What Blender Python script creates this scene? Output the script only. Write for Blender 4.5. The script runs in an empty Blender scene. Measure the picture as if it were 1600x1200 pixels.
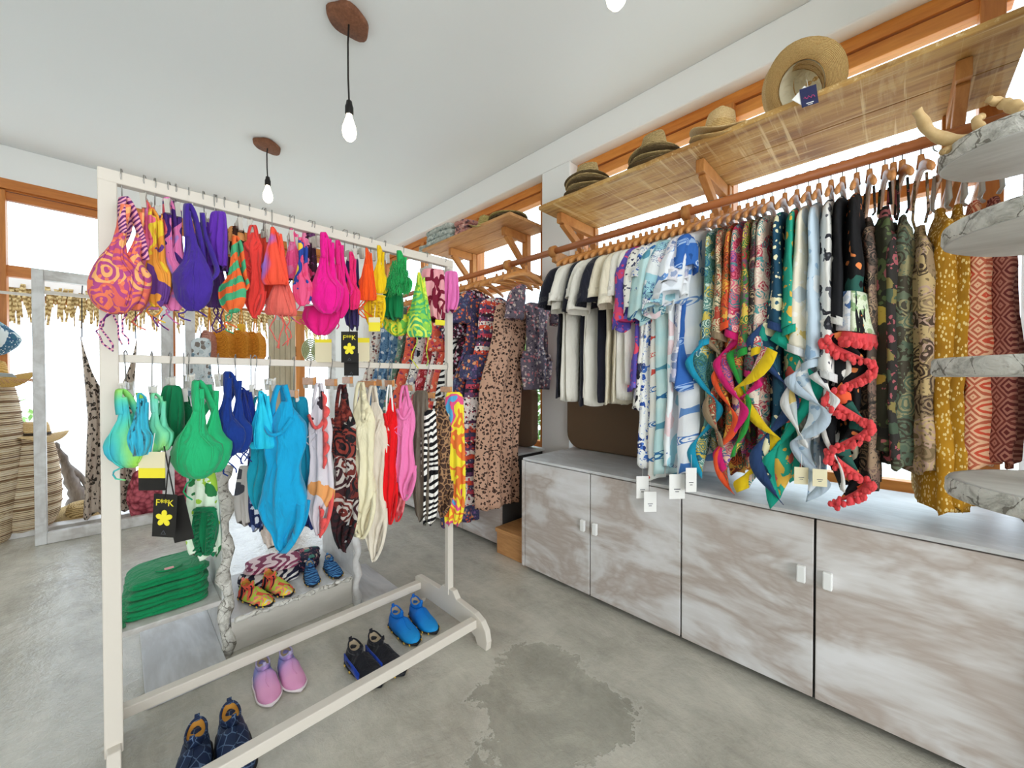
import bpy, math, random
from math import sin, cos, pi, radians, sqrt, atan2
from mathutils import Vector, Matrix, noise, Euler
random.seed(7)
S = bpy.context.scene
COL = S.collection
# ------------------------------------------------------------------ camera, world, light, exposure
F = 607.0
YAW, PITCH, CAM_H = 45.3, -0.66, 1.25
cam_d = bpy.data.cameras.new('camera'); cam = bpy.data.objects.new('camera', cam_d); COL.objects.link(cam)
cam_d.sensor_width = 36; cam_d.lens = F/1600*36; cam_d.clip_start = .02; cam_d.clip_end = 300
cam.location = (0, 0, CAM_H); cam.rotation_euler = (radians(90+PITCH), 0, radians(-YAW))
S.camera = cam
ROT = Euler((radians(90+PITCH), 0, radians(-YAW))).to_matrix()
w = bpy.data.worlds.new('world'); S.world = w; w.use_nodes = True
wn = w.node_tree.nodes; wl = w.node_tree.links
bg = wn['Background']
tc = wn.new('ShaderNodeTexCoord'); sp = wn.new('ShaderNodeSeparateXYZ'); cr = wn.new('ShaderNodeValToRGB')
wl.new(tc.outputs['Generated'], sp.inputs[0]); wl.new(sp.outputs['Z'], cr.inputs[0]); wl.new(cr.outputs[0], bg.inputs[0])
cr.color_ramp.elements[0].color = (.80, .90, 1, 1); cr.color_ramp.elements[1].color = (.70, .84, 1, 1)
bg.inputs[1].default_value = 4.2
S.view_settings.view_transform = 'Standard'; S.view_settings.look = 'None'
S.view_settings.gamma = 1; S.view_settings.use_curve_mapping = False; S.view_settings.exposure = -0.1
S.cycles.max_bounces = 10; S.cycles.diffuse_bounces = 5
def area(name, loc, target, size, power, col=(1, 1, 1), sy=None):
    l = bpy.data.lights.new(name, 'AREA'); l.energy = power; l.size = size; l.color = col
    if sy: l.shape = 'RECTANGLE'; l.size_y = sy
    o = bpy.data.objects.new(name, l); COL.objects.link(o); o.location = loc
    o.rotation_euler = (Vector(target)-Vector(loc)).to_track_quat('-Z', 'Y').to_euler(); return o
area('fill_behind_camera', (-.6, -3.5, 1.4), (.3, 2.0, 1.6), 3.6, 90, (1, .96, .9), 2.2)  # soft fill lamp added behind the camera, its source unseen

# ------------------------------------------------------------------ helpers
def ray(px, py):
    return ROT @ Vector(((px-800)/F, -(py-600)/F, -1))
def atX(px, py, X): d = ray(px, py); t = X/d.x; return Vector((X, d.y*t, CAM_H+d.z*t))
def atY(px, py, Y): d = ray(px, py); t = Y/d.y; return Vector((d.x*t, Y, CAM_H+d.z*t))
def atZ(px, py, Z): d = ray(px, py); t = (Z-CAM_H)/d.z; return Vector((d.x*t, d.y*t, Z))

def tag(o, label=None, cat=None, group=None, kind=None):
    if label: o['label'] = label
    if cat: o['category'] = cat
    if group: o['group'] = group
    if kind: o['kind'] = kind
    return o
def thing(name, label, cat, loc=(0, 0, 0), rz=0, group=None):
    o = bpy.data.objects.new(name, None); COL.objects.link(o); o.location = loc
    o.rotation_euler = (0, 0, rz); o.empty_display_size = .05
    return tag(o, label, cat, group)
def link(name, me, parent=None, loc=None, rot=None):
    o = bpy.data.objects.new(name, me); COL.objects.link(o)
    if parent: o.parent = parent
    if loc is not None: o.location = loc
    if rot is not None: o.rotation_euler = rot
    return o

def lerp(a, b, t): return a+(b-a)*t
def interp_rows(rows, n):
    """catmull-rom resample of tuples"""
    out = []; m = len(rows)-1
    for i in range(n+1):
        u = i/n*m; k = min(int(u), m-1); t = u-k
        p0 = rows[max(k-1, 0)]; p1 = rows[k]; p2 = rows[k+1]; p3 = rows[min(k+2, m)]
        out.append(tuple(.5*((2*b)+(-a+c)*t+(2*a-5*b+4*c-d)*t*t+(-a+3*b-3*c+d)*t**3) for a, b, c, d in zip(p0, p1, p2, p3)))
    return out

def lin_rows(rows, n):
    out = []; m = len(rows)-1
    for i in range(n+1):
        u = i/n*m; k = min(int(u), m-1); t = u-k; t = t*t*(3-2*t)*.35+t*.65
        out.append(tuple(lerp(a, b, t) for a, b in zip(rows[k], rows[k+1])))
    return out

class MB:
    def __init__(s): s.v = []; s.f = []; s.sm = []
    def add(s, vs, fs, smooth=True):
        b = len(s.v); s.v += [tuple(v) for v in vs]; s.f += [tuple(b+i for i in f) for f in fs]; s.sm += [smooth]*len(fs); return s
    def box(s, x0, y0, z0, x1, y1, z1, M=None):
        vs = [Vector((x, y, z)) for x in (x0, x1) for y in (y0, y1) for z in (z0, z1)]
        if M is not None: vs = [M @ v for v in vs]
        return s.add(vs, [(0, 1, 3, 2), (4, 6, 7, 5), (0, 4, 5, 1), (2, 3, 7, 6), (0, 2, 6, 4), (1, 5, 7, 3)], False)
    def bar(s, a, b, wd, ht, up=(0, 0, 1)):
        a = Vector(a); b = Vector(b); d = (b-a); L = d.length; d.normalize()
        up = Vector(up); x = d.cross(up).normalized(); u = x.cross(d).normalized()
        vs = [p+x*sx*wd/2+u*sz*ht/2 for p in (a, b) for sx in (-1, 1) for sz in (-1, 1)]
        return s.add(vs, [(0, 1, 3, 2), (4, 6, 7, 5), (0, 4, 5, 1), (2, 3, 7, 6), (0, 2, 6, 4), (1, 5, 7, 3)], False)
    def tube(s, path, r, n=6, closed=False):
        path = [Vector(p) for p in path]; m = len(path); vs = []; fs = []
        prev = None
        for i, p in enumerate(path):
            if closed: t = path[(i+1) % m]-path[i-1]
            else: t = path[min(i+1, m-1)]-path[max(i-1, 0)]
            if t.length < 1e-9: t = Vector((0, 0, 1))
            t.normalize()
            if prev is None:
                a = Vector((0, 0, 1)) if abs(t.z) < .9 else Vector((1, 0, 0))
                prev = t.cross(a).normalized()
            x = (prev-t*prev.dot(t))
            if x.length < 1e-6: x = t.orthogonal()
            x.normalize(); prev = x; y = t.cross(x)
            rr = r[i] if isinstance(r, (list, tuple)) else r
            for k in range(n):
                th = 2*pi*k/n; vs.append(p+x*cos(th)*rr+y*sin(th)*rr)
        for i in range(m if closed else m-1):
            j = (i+1) % m
            for k in range(n):
                l = (k+1) % n; fs.append((i*n+k, i*n+l, j*n+l, j*n+k))
        if not closed: fs.append(tuple(range(n-1, -1, -1))); fs.append(tuple((m-1)*n+k for k in range(n)))
        return s.add(vs, fs)
    def rings(s, rs, cap0=True, cap1=True):
        n = len(rs[0]); vs = [v for r in rs for v in r]; fs = []
        for i in range(len(rs)-1):
            for k in range(n):
                l = (k+1) % n; fs.append((i*n+k, (i+1)*n+k, (i+1)*n+l, i*n+l))
        if cap0: fs.append(tuple(range(n)))
        if cap1: fs.append(tuple((len(rs)-1)*n+k for k in range(n-1, -1, -1)))
        return s.add(vs, fs)
    def loft(s, rows, n=24, m=20, fold=0, fk=3, ph=0, sway=0, crumple=0, cap1=True, hem=0, pw=1.0, slant=0, open_=False, ridge=1, lin=False):
        """rows: (x, y, z, half width in x, half thickness in y); folds ripple the sheet in y and pinch it"""
        R = lin_rows(rows, m) if lin else interp_rows(rows, m); rs = []; ztop = R[0][2]; zl = max(1e-4, abs(R[-1][2]-ztop))
        for i, (cx, cy, cz, hw, ht) in enumerate(R):
            t = abs(cz-ztop)/zl; g = min(1, t*1.6+.12); r = []
            hw = max(hw, .001); ht = max(ht, .0008)
            for k in range(n):
                th = 2*pi*k/n; c = cos(th); q = sin(th)
                x = cx+hw*(abs(c)**pw)*(1 if c > 0 else -1); y = cy+ht*(abs(q)**pw)*(1 if q > 0 else -1); z = cz
                u = c*fk*pi
                y += fold*g*sin(u+ph+t*1.3)+fold*.45*g*sin(u*2.3+ph*2+t*3)*q
                x += sway*sin(t*5+ph)*t + fold*.35*ridge*g*sin(th*5+ph)
                if crumple:
                    nv = noise.noise_vector(Vector((x*9+ph*3, y*9, z*7+ph)))
                    n2 = noise.noise_vector(Vector((x*34+ph*5, y*30, z*17-ph))); x += (nv.x+n2.x*.30)*crumple; y += (nv.y+n2.y*.55)*crumple; z += nv.z*crumple*.7
                if hem and i >= m-2: z += hem*sin(th*4+ph)*(1 if i == m else .5)
                if slant: z += slant*(y-cy)*min(1, t*1.5)
                r.append((x, y, z))
            rs.append(r)
        if open_:
            q = rs[-1]; mx = sum(p[0] for p in q)/n; my = sum(p[1] for p in q)/n; up = min(.05, zl*.3)
            rs.append([(mx+(p[0]-mx)*.93, my+(p[1]-my)*.86, p[2]+.001) for p in q]); rs.append([(mx+(p[0]-mx)*.9, my+(p[1]-my)*.8, p[2]+up) for p in q])
        return s.rings(rs, True, cap1)
    def lathe(s, prof, n=28, c=(0, 0, 0), wob=0, sc=(1, 1)):
        rs = []
        for (r, z) in prof:
            rs.append([(c[0]+r*sc[0]*cos(2*pi*k/n)*(1+wob*sin(3*2*pi*k/n+1.2)+wob*.6*sin(5*2*pi*k/n)), c[1]+r*sc[1]*sin(2*pi*k/n)*(1+wob*sin(3*2*pi*k/n+1.2)+wob*.6*sin(5*2*pi*k/n)), c[2]+z) for k in range(n)])
        return s.rings(rs)
    def grid(s, P, smooth=True, double=0):
        """P[i][j] points; sheet with optional thickness offset vector"""
        a = len(P); b = len(P[0]); vs = [p for r in P for p in r]; fs = []
        for i in range(a-1):
            for j in range(b-1): fs.append((i*b+j, i*b+j+1, (i+1)*b+j+1, (i+1)*b+j))
        return s.add(vs, fs, smooth)
    def ribbon(s, path, wd, th=.0022, wdir=(1, 0, 0)):
        path = [Vector(p) for p in path]; m = len(path); rs = []
        for i, p in enumerate(path):
            t = (path[min(i+1, m-1)]-path[max(i-1, 0)]).normalized(); w0 = Vector(wdir); x = w0-t*w0.dot(t)
            if x.length < .15: x = Vector((0, .3, 1))-t*Vector((0, .3, 1)).dot(t)
            x.normalize(); y = t.cross(x); ww = wd[i] if isinstance(wd, (list, tuple)) else wd
            rs.append([p+x*ww/2+y*th/2, p-x*ww/2+y*th/2, p-x*ww/2-y*th/2, p+x*ww/2-y*th/2])
        return s.rings(rs)
    def prism(s, pts, z0, z1, M=None):
        n = len(pts); vs = [Vector((x, y, z0)) for x, y in pts]+[Vector((x, y, z1)) for x, y in pts]
        if M is not None: vs = [M @ v for v in vs]
        fs = [tuple(range(n-1, -1, -1)), tuple(range(n, 2*n))]+[(i, (i+1) % n, n+(i+1) % n, n+i) for i in range(n)]
        return s.add(vs, fs, False)
    def ball(s, c, r, n=8, m=6, sc=(1, 1, 1)):
        rs = []
        for i in range(m+1):
            a = pi*i/m; rr = max(1e-4, sin(a))*r
            rs.append([(c[0]+rr*cos(2*pi*k/n)*sc[0], c[1]+rr*sin(2*pi*k/n)*sc[1], c[2]+r*cos(a)*sc[2]) for k in range(n)])
        return s.rings(rs)
    def mesh(s, name, mat=None):
        me = bpy.data.meshes.new(name); me.from_pydata(s.v, [], s.f); me.polygons.foreach_set('use_smooth', s.sm)
        if mat: me.materials.append(mat)
        me.update(); return me
    def build(s, name, mat, parent=None, loc=None, rot=None, bevel=0, solid=0, subsurf=0):
        o = link(name, s.mesh(name, mat), parent, loc, rot)
        if solid:
            md = o.modifiers.new('solidify', 'SOLIDIFY'); md.thickness = solid; md.offset = 0
        if bevel:
            md = o.modifiers.new('bevel', 'BEVEL'); md.width = bevel; md.segments = 2; md.limit_method = 'ANGLE'
        return o

# ------------------------------------------------------------------ materials
def srgb(c):
    if isinstance(c, str):
        c = [int(c[i:i+2], 16)/255 for i in (0, 2, 4)]
    return tuple((v/12.92 if v <= .04045 else ((v+.055)/1.055)**2.4) for v in c)+(1,)
class NT:
    def __init__(s, name, rough=.8, spec=.3, metal=0):
        s.m = bpy.data.materials.new(name); s.m.use_nodes = True; s.n = s.m.node_tree.nodes; s.l = s.m.node_tree.links
        s.b = s.n['Principled BSDF']; s.b.inputs['Roughness'].default_value = rough; s.b.inputs['Metallic'].default_value = metal
        s.b.inputs['Specular IOR Level'].default_value = spec
    def new(s, t, **k):
        o = s.n.new(t)
        for a, v in k.items(): setattr(o, a, v)
        return o
    def coord(s, scale=1, which='Object', sc=(1, 1, 1), rot=(0, 0, 0)):
        t = s.new('ShaderNodeTexCoord'); m = s.new('ShaderNodeMapping'); m.inputs['Scale'].default_value = [scale*v for v in sc]
        m.inputs['Rotation'].default_value = rot
        s.l.new(t.outputs[which], m.inputs[0]); return m.outputs[0]
    def noise(s, vec, scale, detail=3, rough=.5, dist=0):
        o = s.new('ShaderNodeTexNoise'); o.inputs['Scale'].default_value = scale; o.inputs['Detail'].default_value = detail
        o.inputs['Roughness'].default_value = rough; o.inputs['Distortion'].default_value = dist; s.l.new(vec, o.inputs['Vector']); return o
    def warp(s, vec, scale, amt):
        n = s.noise(vec, scale, 2); a = s.new('ShaderNodeVectorMath', operation='SUBTRACT'); s.l.new(n.outputs['Color'], a.inputs[0]); a.inputs[1].default_value = (.5, .5, .5)
        b = s.new('ShaderNodeVectorMath', operation='SCALE'); s.l.new(a.outputs[0], b.inputs[0]); b.inputs['Scale'].default_value = amt
        c = s.new('ShaderNodeVectorMath', operation='ADD'); s.l.new(vec, c.inputs[0]); s.l.new(b.outputs[0], c.inputs[1]); return c.outputs[0]
    def vor(s, vec, scale, feature='F1', rnd=1):
        o = s.new('ShaderNodeTexVoronoi', feature=feature); o.inputs['Scale'].default_value = scale; o.inputs['Randomness'].default_value = rnd; s.l.new(vec, o.inputs['Vector']); return o
    def ramp(s, fac, stops, const=False):
        o = s.new('ShaderNodeValToRGB'); r = o.color_ramp; r.interpolation = 'CONSTANT' if const else 'LINEAR'
        while len(r.elements) < len(stops): r.elements.new(.5)
        for e, (p, c) in zip(r.elements, stops): e.position = p; e.color = srgb(c)
        s.l.new(fac, o.inputs[0]); return o.outputs[0]
    def math(s, op, a, b=None, c=None):
        o = s.new('ShaderNodeMath', operation=op)
        for i, v in enumerate((a, b, c)):
            if v is None: continue
            if isinstance(v, (int, float)): o.inputs[i].default_value = v
            else: s.l.new(v, o.inputs[i])
        return o.outputs[0]
    def mix(s, fac, a, b):
        o = s.new('ShaderNodeMix', data_type='RGBA')
        for i, v in ((0, fac), (6, a), (7, b)):
            if isinstance(v, (int, float)): o.inputs[i].default_value = v
            elif isinstance(v, (str, tuple)): o.inputs[i].default_value = srgb(v)
            else: s.l.new(v, o.inputs[i])
        return o.outputs[2]
    def sep(s, vec):
        o = s.new('ShaderNodeSeparateXYZ'); s.l.new(vec, o.inputs[0]); return o.outputs
    def base(s, col):
        if isinstance(col, (str, tuple)): s.b.inputs['Base Color'].default_value = srgb(col)
        else: s.l.new(col, s.b.inputs['Base Color'])
        return s
    def bump(s, h, strength=.3, dist=.01):
        o = s.new('ShaderNodeBump'); o.inputs['Strength'].default_value = strength; o.inputs['Distance'].default_value = dist
        s.l.new(h, o.inputs['Height']); s.l.new(o.outputs[0], s.b.inputs['Normal']); return s

def m_plain(name, c, rough=.8, bump=.25, spec=.3, metal=0, bscale=260):
    t = NT(name, rough, spec, metal); t.base(c)
    if bump:
        v = t.coord(); n = t.noise(v, bscale, 2); t.bump(n.outputs[0], bump, .002)
    return t.m
def m_cloth(name, c, c2=None, rough=.85):
    """single-colour cloth with faint mottling and soft wrinkles"""
    t = NT(name, rough, .2); v = t.coord(); n = t.noise(v, 14, 3)
    c2 = c2 or tuple(max(0, x*.9) for x in [int(c[i:i+2], 16)/255 for i in (0, 2, 4)])
    t.base(t.mix(n.outputs[0], c, c2)); k = t.noise(t.coord(sc=(1, 1, .35)), 20, 3, .55, .8)
    t.bump(k.outputs[0], .55, .03); t.b.inputs['Sheen Weight'].default_value = .15
    return t.m
def m_print(name, kind, cols, scale=20, warp=.4, rough=.8, extra=None):
    t = NT(name, rough, .25); v = t.coord(); wv = t.warp(v, scale*.6, warp/scale*3)
    if kind == 'floral':
        vo = t.vor(wv, scale); r = t.sep(vo.outputs['Color'])[0]
        k = len(cols)-1; petal = t.ramp(r, [(i/k, c) for i, c in enumerate(cols[1:])], True)
        d = t.math('ADD', vo.outputs['Distance'], t.math('MULTIPLY', t.noise(v, scale*4, 2).outputs[0], .28))
        body = t.math('LESS_THAN', d, .56)
        col = t.mix(body, cols[0], petal)
        eye = t.math('LESS_THAN', d, .26); col = t.mix(eye, col, cols[1+(2 % k)])
        v2 = t.vor(t.warp(v, scale*1.7, .05), scale*2.6); sm = t.math('LESS_THAN', v2.outputs['Distance'], .27)
        nb = t.math('MULTIPLY', sm, t.math('SUBTRACT', 1, body)); col = t.mix(nb, col, cols[1+(1 % k)])
    elif kind == 'paisley':
        vo = t.vor(wv, scale*.7); d = t.math('MULTIPLY', vo.outputs['Distance'], 9); s_ = t.math('SINE', t.math('MULTIPLY', d, 3.0))
        s_ = t.math('MULTIPLY_ADD', s_, .5, .5); r = t.sep(vo.outputs['Color'])[1]
        k = len(cols); a = t.ramp(r, [(i/k, c) for i, c in enumerate(cols)], True)
        b = t.ramp(t.sep(vo.outputs['Color'])[2], [(i/k, c) for i, c in enumerate(cols[1:]+cols[:1])], True)
        col = t.mix(t.math('GREATER_THAN', s_, .45), a, b)
        v2 = t.vor(wv, scale*3); sm = t.math('LESS_THAN', v2.outputs['Distance'], .3); col = t.mix(sm, col, cols[0])
    elif kind == 'leopard':
        vo = t.vor(wv, scale, 'F1'); d = t.math('ADD', vo.outputs['Distance'], t.math('MULTIPLY', t.noise(v, scale*2.2, 2).outputs[0], .55))
        col = t.ramp(d, [(0, cols[1]), (.47, cols[2]), (.68, cols[0])], True)
    elif kind == 'snake':
        vo = t.vor(wv, scale, 'DISTANCE_TO_EDGE'); n = t.noise(v, scale*.5, 3)
        inner = t.ramp(n.outputs[0], [(0, cols[0]), (.5, cols[2] if len(cols) > 2 else cols[0])])
        col = t.mix(t.math('LESS_THAN', vo.outputs['Distance'], .09), inner, cols[1])
    elif kind == 'zebra':
        wa = t.new('ShaderNodeTexWave', wave_type='BANDS', bands_direction='Z'); wa.inputs['Scale'].default_value = scale; wa.inputs['Distortion'].default_value = 9
        wa.inputs['Detail'].default_value = 1; wa.inputs['Detail Scale'].default_value = .8; t.l.new(t.coord(rot=(0, .5, 0)), wa.inputs['Vector'])
        col = t.ramp(wa.outputs['Fac'], [(0, cols[0]), (.5, cols[1])], True)
    elif kind == 'tie':
        n = t.noise(t.warp(v, scale*.5, .1), scale, 1.5, .5, .7); k = len(cols)-1
        col = t.ramp(n.outputs[0], [(.28+.44*i/k, c) for i, c in enumerate(cols)], bool(extra))
    elif kind == 'dots':
        vo = t.vor(v, scale); col = t.mix(t.math('LESS_THAN', vo.outputs['Distance'], .3), cols[0], cols[1])
    elif kind == 'speck':
        vo = t.vor(t.coord(sc=(1, 1, .45), rot=(.5, .5, 0)), scale); nn = t.noise(v, 9, 2)
        b = t.ramp(nn.outputs[0], [(.3, cols[0]), (.7, cols[2])]); col = t.mix(t.math('LESS_THAN', vo.outputs['Distance'], .34), b, cols[1])
    elif kind == 'tiers':
        z = t.sep(v)[2]; zz = t.math('ADD', t.math('MULTIPLY', z, scale*.22), t.math('MULTIPLY', t.noise(v, 30, 1).outputs[0], .08))
        fr = t.math('FRACT', zz); k = len(cols); band = t.ramp(fr, [(i/k, c) for i, c in enumerate(cols)], True)
        vo = t.vor(wv, scale*2.2); sp_ = t.ramp(t.sep(vo.outputs['Color'])[0], [(i/k, c) for i, c in enumerate(cols[::-1])], True)
        col = t.mix(t.math('LESS_THAN', vo.outputs['Distance'], .42), band, sp_)
    elif kind == 'batik':
        sx = t.sep(t.coord(sc=(1, 1, 1)))
        h = t.math('ADD', sx[0], sx[1])
        a = t.math('ABSOLUTE', t.math('SUBTRACT', t.math('FRACT', t.math('MULTIPLY', h, scale)), .5))
        b = t.math('ABSOLUTE', t.math('SUBTRACT', t.math('FRACT', t.math('MULTIPLY', sx[2], scale)), .5))
        d = t.math('ADD', a, b); s_ = t.math('SINE', t.math('MULTIPLY', d, 26)); n = t.noise(v, 60, 2)
        s2 = t.math('ADD', s_, t.math('MULTIPLY', n.outputs[0], 1.6)); g = t.noise(v, 3, 1)
        lo = t.mix(t.math('GREATER_THAN', d, .5), cols[1], cols[2]); col = t.mix(t.math('GREATER_THAN', s2, .75), cols[0], lo)
    elif kind == 'motif':   # fish swimming: body ellipse, stripes and a tail in a staggered repeat
        sx = t.sep(t.coord(rot=(.25, .2, .2))); x = t.math('MULTIPLY', t.math('ADD', sx[0], sx[1]), scale); z = t.math('MULTIPLY', sx[2], scale*1.35)
        row = t.math('FLOOR', z); xo = t.math('ADD', x, t.math('MULTIPLY', row, .37))
        fx = t.math('SUBTRACT', t.math('FRACT', xo), .5); fz = t.math('SUBTRACT', t.math('FRACT', z), .5)
        bx = t.math('ADD', fx, .08)
        e = t.math('ADD', t.math('MULTIPLY', t.math('MULTIPLY', bx, bx), 1/(.25**2)), t.math('MULTIPLY', t.math('MULTIPLY', fz, fz), 1/(.16**2)))
        ins = t.math('LESS_THAN', e, 1); rim = t.math('MULTIPLY', ins, t.math('GREATER_THAN', e, .74))
        st = t.math('MULTIPLY', ins, t.math('GREATER_THAN', t.math('SINE', t.math('MULTIPLY', t.math('ADD', fx, t.math('MULTIPLY', t.math('ABSOLUTE', fz), .6)), 62)), .15))
        tl = t.math('MULTIPLY', t.math('GREATER_THAN', fx, .13), t.math('LESS_THAN', t.math('ABSOLUTE', fz), t.math('MULTIPLY', t.math('SUBTRACT', fx, .10), .75)))
        tl = t.math('MULTIPLY', tl, t.math('LESS_THAN', fx, .36))
        al = t.math('MAXIMUM', t.math('MAXIMUM', rim, st), tl)
        wash = t.noise(v, 9, 2); basec = t.ramp(wash.outputs[0], [(.35, cols[0]), (.7, cols[2])])
        kk = t.ramp(t.math('FRACT', t.math('MULTIPLY', t.math('ADD', row, t.math('FLOOR', xo)), .37)), [(0, cols[1]), (.5, cols[3] if len(cols) > 3 else cols[1])], True)
        col = t.mix(al, basec, kk)
    elif kind == 'coral':
        n = t.noise(v, 7, 2); basec = t.ramp(n.outputs[0], [(.3, cols[0]), (.46, cols[2]), (.6, cols[3])], True)
        mu = t.new('ShaderNodeTexNoise'); mu.inputs['Scale'].default_value = scale*2.4; mu.inputs['Detail'].default_value = 2; mu.inputs['Distortion'].default_value = 2.2; t.l.new(v, mu.inputs['Vector'])
        lines = t.math('LESS_THAN', t.math('ABSOLUTE', t.math('SUBTRACT', mu.outputs[0], .5)), .03)
        vo = t.vor(v, scale*.33); blob = t.math('LESS_THAN', vo.outputs['Distance'], .42)
        col = t.mix(t.math('MULTIPLY', lines, blob), basec, cols[1])
    else: col = t.mix(.5, cols[0], cols[-1])
    t.base(col); k = t.noise(t.coord(sc=(1, 1, .3)), 20, 3, .5, .8); t.bump(k.outputs[0], .45, .012)
    return t.m

def m_wood(name, a, b, scale=6, axis=(.12, 1, 1), rough=.6, spec=.3, bump=.3, knots=False):
    t = NT(name, rough, spec); v = t.coord(sc=axis); n = t.noise(v, scale, 6, .65, .6); f = t.noise(v, scale*9, 3, .6, .2)
    k = t.math('MULTIPLY_ADD', f.outputs[0], .35, t.math('MULTIPLY', n.outputs[0], .75)); t.base(t.ramp(k, [(.32, a), (.72, b)])); t.bump(f.outputs[0], bump, .004)
    return t.m
def m_saw(name):
    """rough-sawn shelf board: streaks along the board, pale saw marks across it"""
    t = NT(name, .6, .3); a = t.noise(t.coord(sc=(1, .10, 1)), 16, 5, .65); b = t.noise(t.coord(sc=(.12, 1, 1)), 26, 4, .7, .5); c = t.noise(t.coord(), 2.2, 3)
    l1 = t.noise(t.coord(sc=(.03, 1, 1)), 55, 2, .6); l2 = t.noise(t.coord(sc=(1, .03, 1)), 55, 2, .6); pl = t.math('MAXIMUM', t.math('MULTIPLY', t.math('SUBTRACT', l1.outputs[0], .60), 6), t.math('MULTIPLY', t.math('SUBTRACT', l2.outputs[0], .63), 6))
    k = t.math('ADD', t.math('MULTIPLY', a.outputs[0], .7), t.math('MULTIPLY', c.outputs[0], .4))
    col = t.ramp(k, [(.34, '5c3a1e'), (.46, '9a6a36'), (.60, 'c49a58'), (.74, '7c5028')])
    pale = t.ramp(t.math('MULTIPLY', b.outputs[0], t.math('ADD', c.outputs[0], .45)), [(.50, (0, 0, 0)), (.62, (.7, .7, .7))])
    t.base(t.mix(t.math('MINIMUM', t.math('MAXIMUM', t.math('MAXIMUM', pl, 0), t.math('MULTIPLY', t.sep(pale)[0], .5)), .65), col, 'e8cf9c')); t.bump(b.outputs[0], .5, .004); return t.m
def m_whitewash(name, base='d6d2cf', brown='97806f', amt=.5, axis=(1, .12, 1)):
    t = NT(name, .42, .5); g = t.noise(t.coord(sc=axis), 14, 5, .7, .3); bl = t.noise(t.coord(sc=(1, .5, 1)), 4.2, 4, .6, .6)
    k = t.math('MULTIPLY_ADD', g.outputs[0], .28, t.math('MULTIPLY', bl.outputs[0], .85))
    t.base(t.ramp(k, [(.40, 'e4e2e2'), (.50, base), (.60, tuple(lerp(x, y, amt) for x, y in zip([int(base[i:i+2], 16)/255 for i in (0, 2, 4)], [int(brown[i:i+2], 16)/255 for i in (0, 2, 4)]))), (.72, base)]))
    t.bump(g.outputs[0], .18, .003); return t.m
def m_birch(name):
    t = NT(name, .8, .2); v = t.coord(sc=(1, 1, 1)); n = t.noise(v, 22, 5, .7, 1.0); vo = t.vor(t.warp(v, 20, .05), 16, 'DISTANCE_TO_EDGE')
    cr_ = t.math('LESS_THAN', t.math('ADD', vo.outputs['Distance'], t.math('MULTIPLY', n.outputs[0], .25)), .15)
    t.base(t.mix(cr_, t.ramp(n.outputs[0], [(.35, 'a8a49a'), (.55, 'e4e1d8')]), '8d887e')); t.bump(n.outputs[0], .9, .02); return t.m
def m_straw(name, a, b, scale=60, bump=.7):
    t = NT(name, .75, .2); c = t.new('ShaderNodeTexWave', wave_type='RINGS', rings_direction='SPHERICAL'); c.inputs['Scale'].default_value = scale*.55; c.inputs['Distortion'].default_value = 2.5; c.inputs['Detail Scale'].default_value = 4
    v = t.coord(); t.l.new(v, c.inputs['Vector']); n = t.noise(v, scale*1.5, 3)
    k = t.math('MULTIPLY_ADD', c.outputs['Fac'], .5, t.math('MULTIPLY', n.outputs[0], .5)); t.base(t.ramp(k, [(.25, a), (.7, b)])); t.bump(k, bump, .006); return t.m

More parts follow.
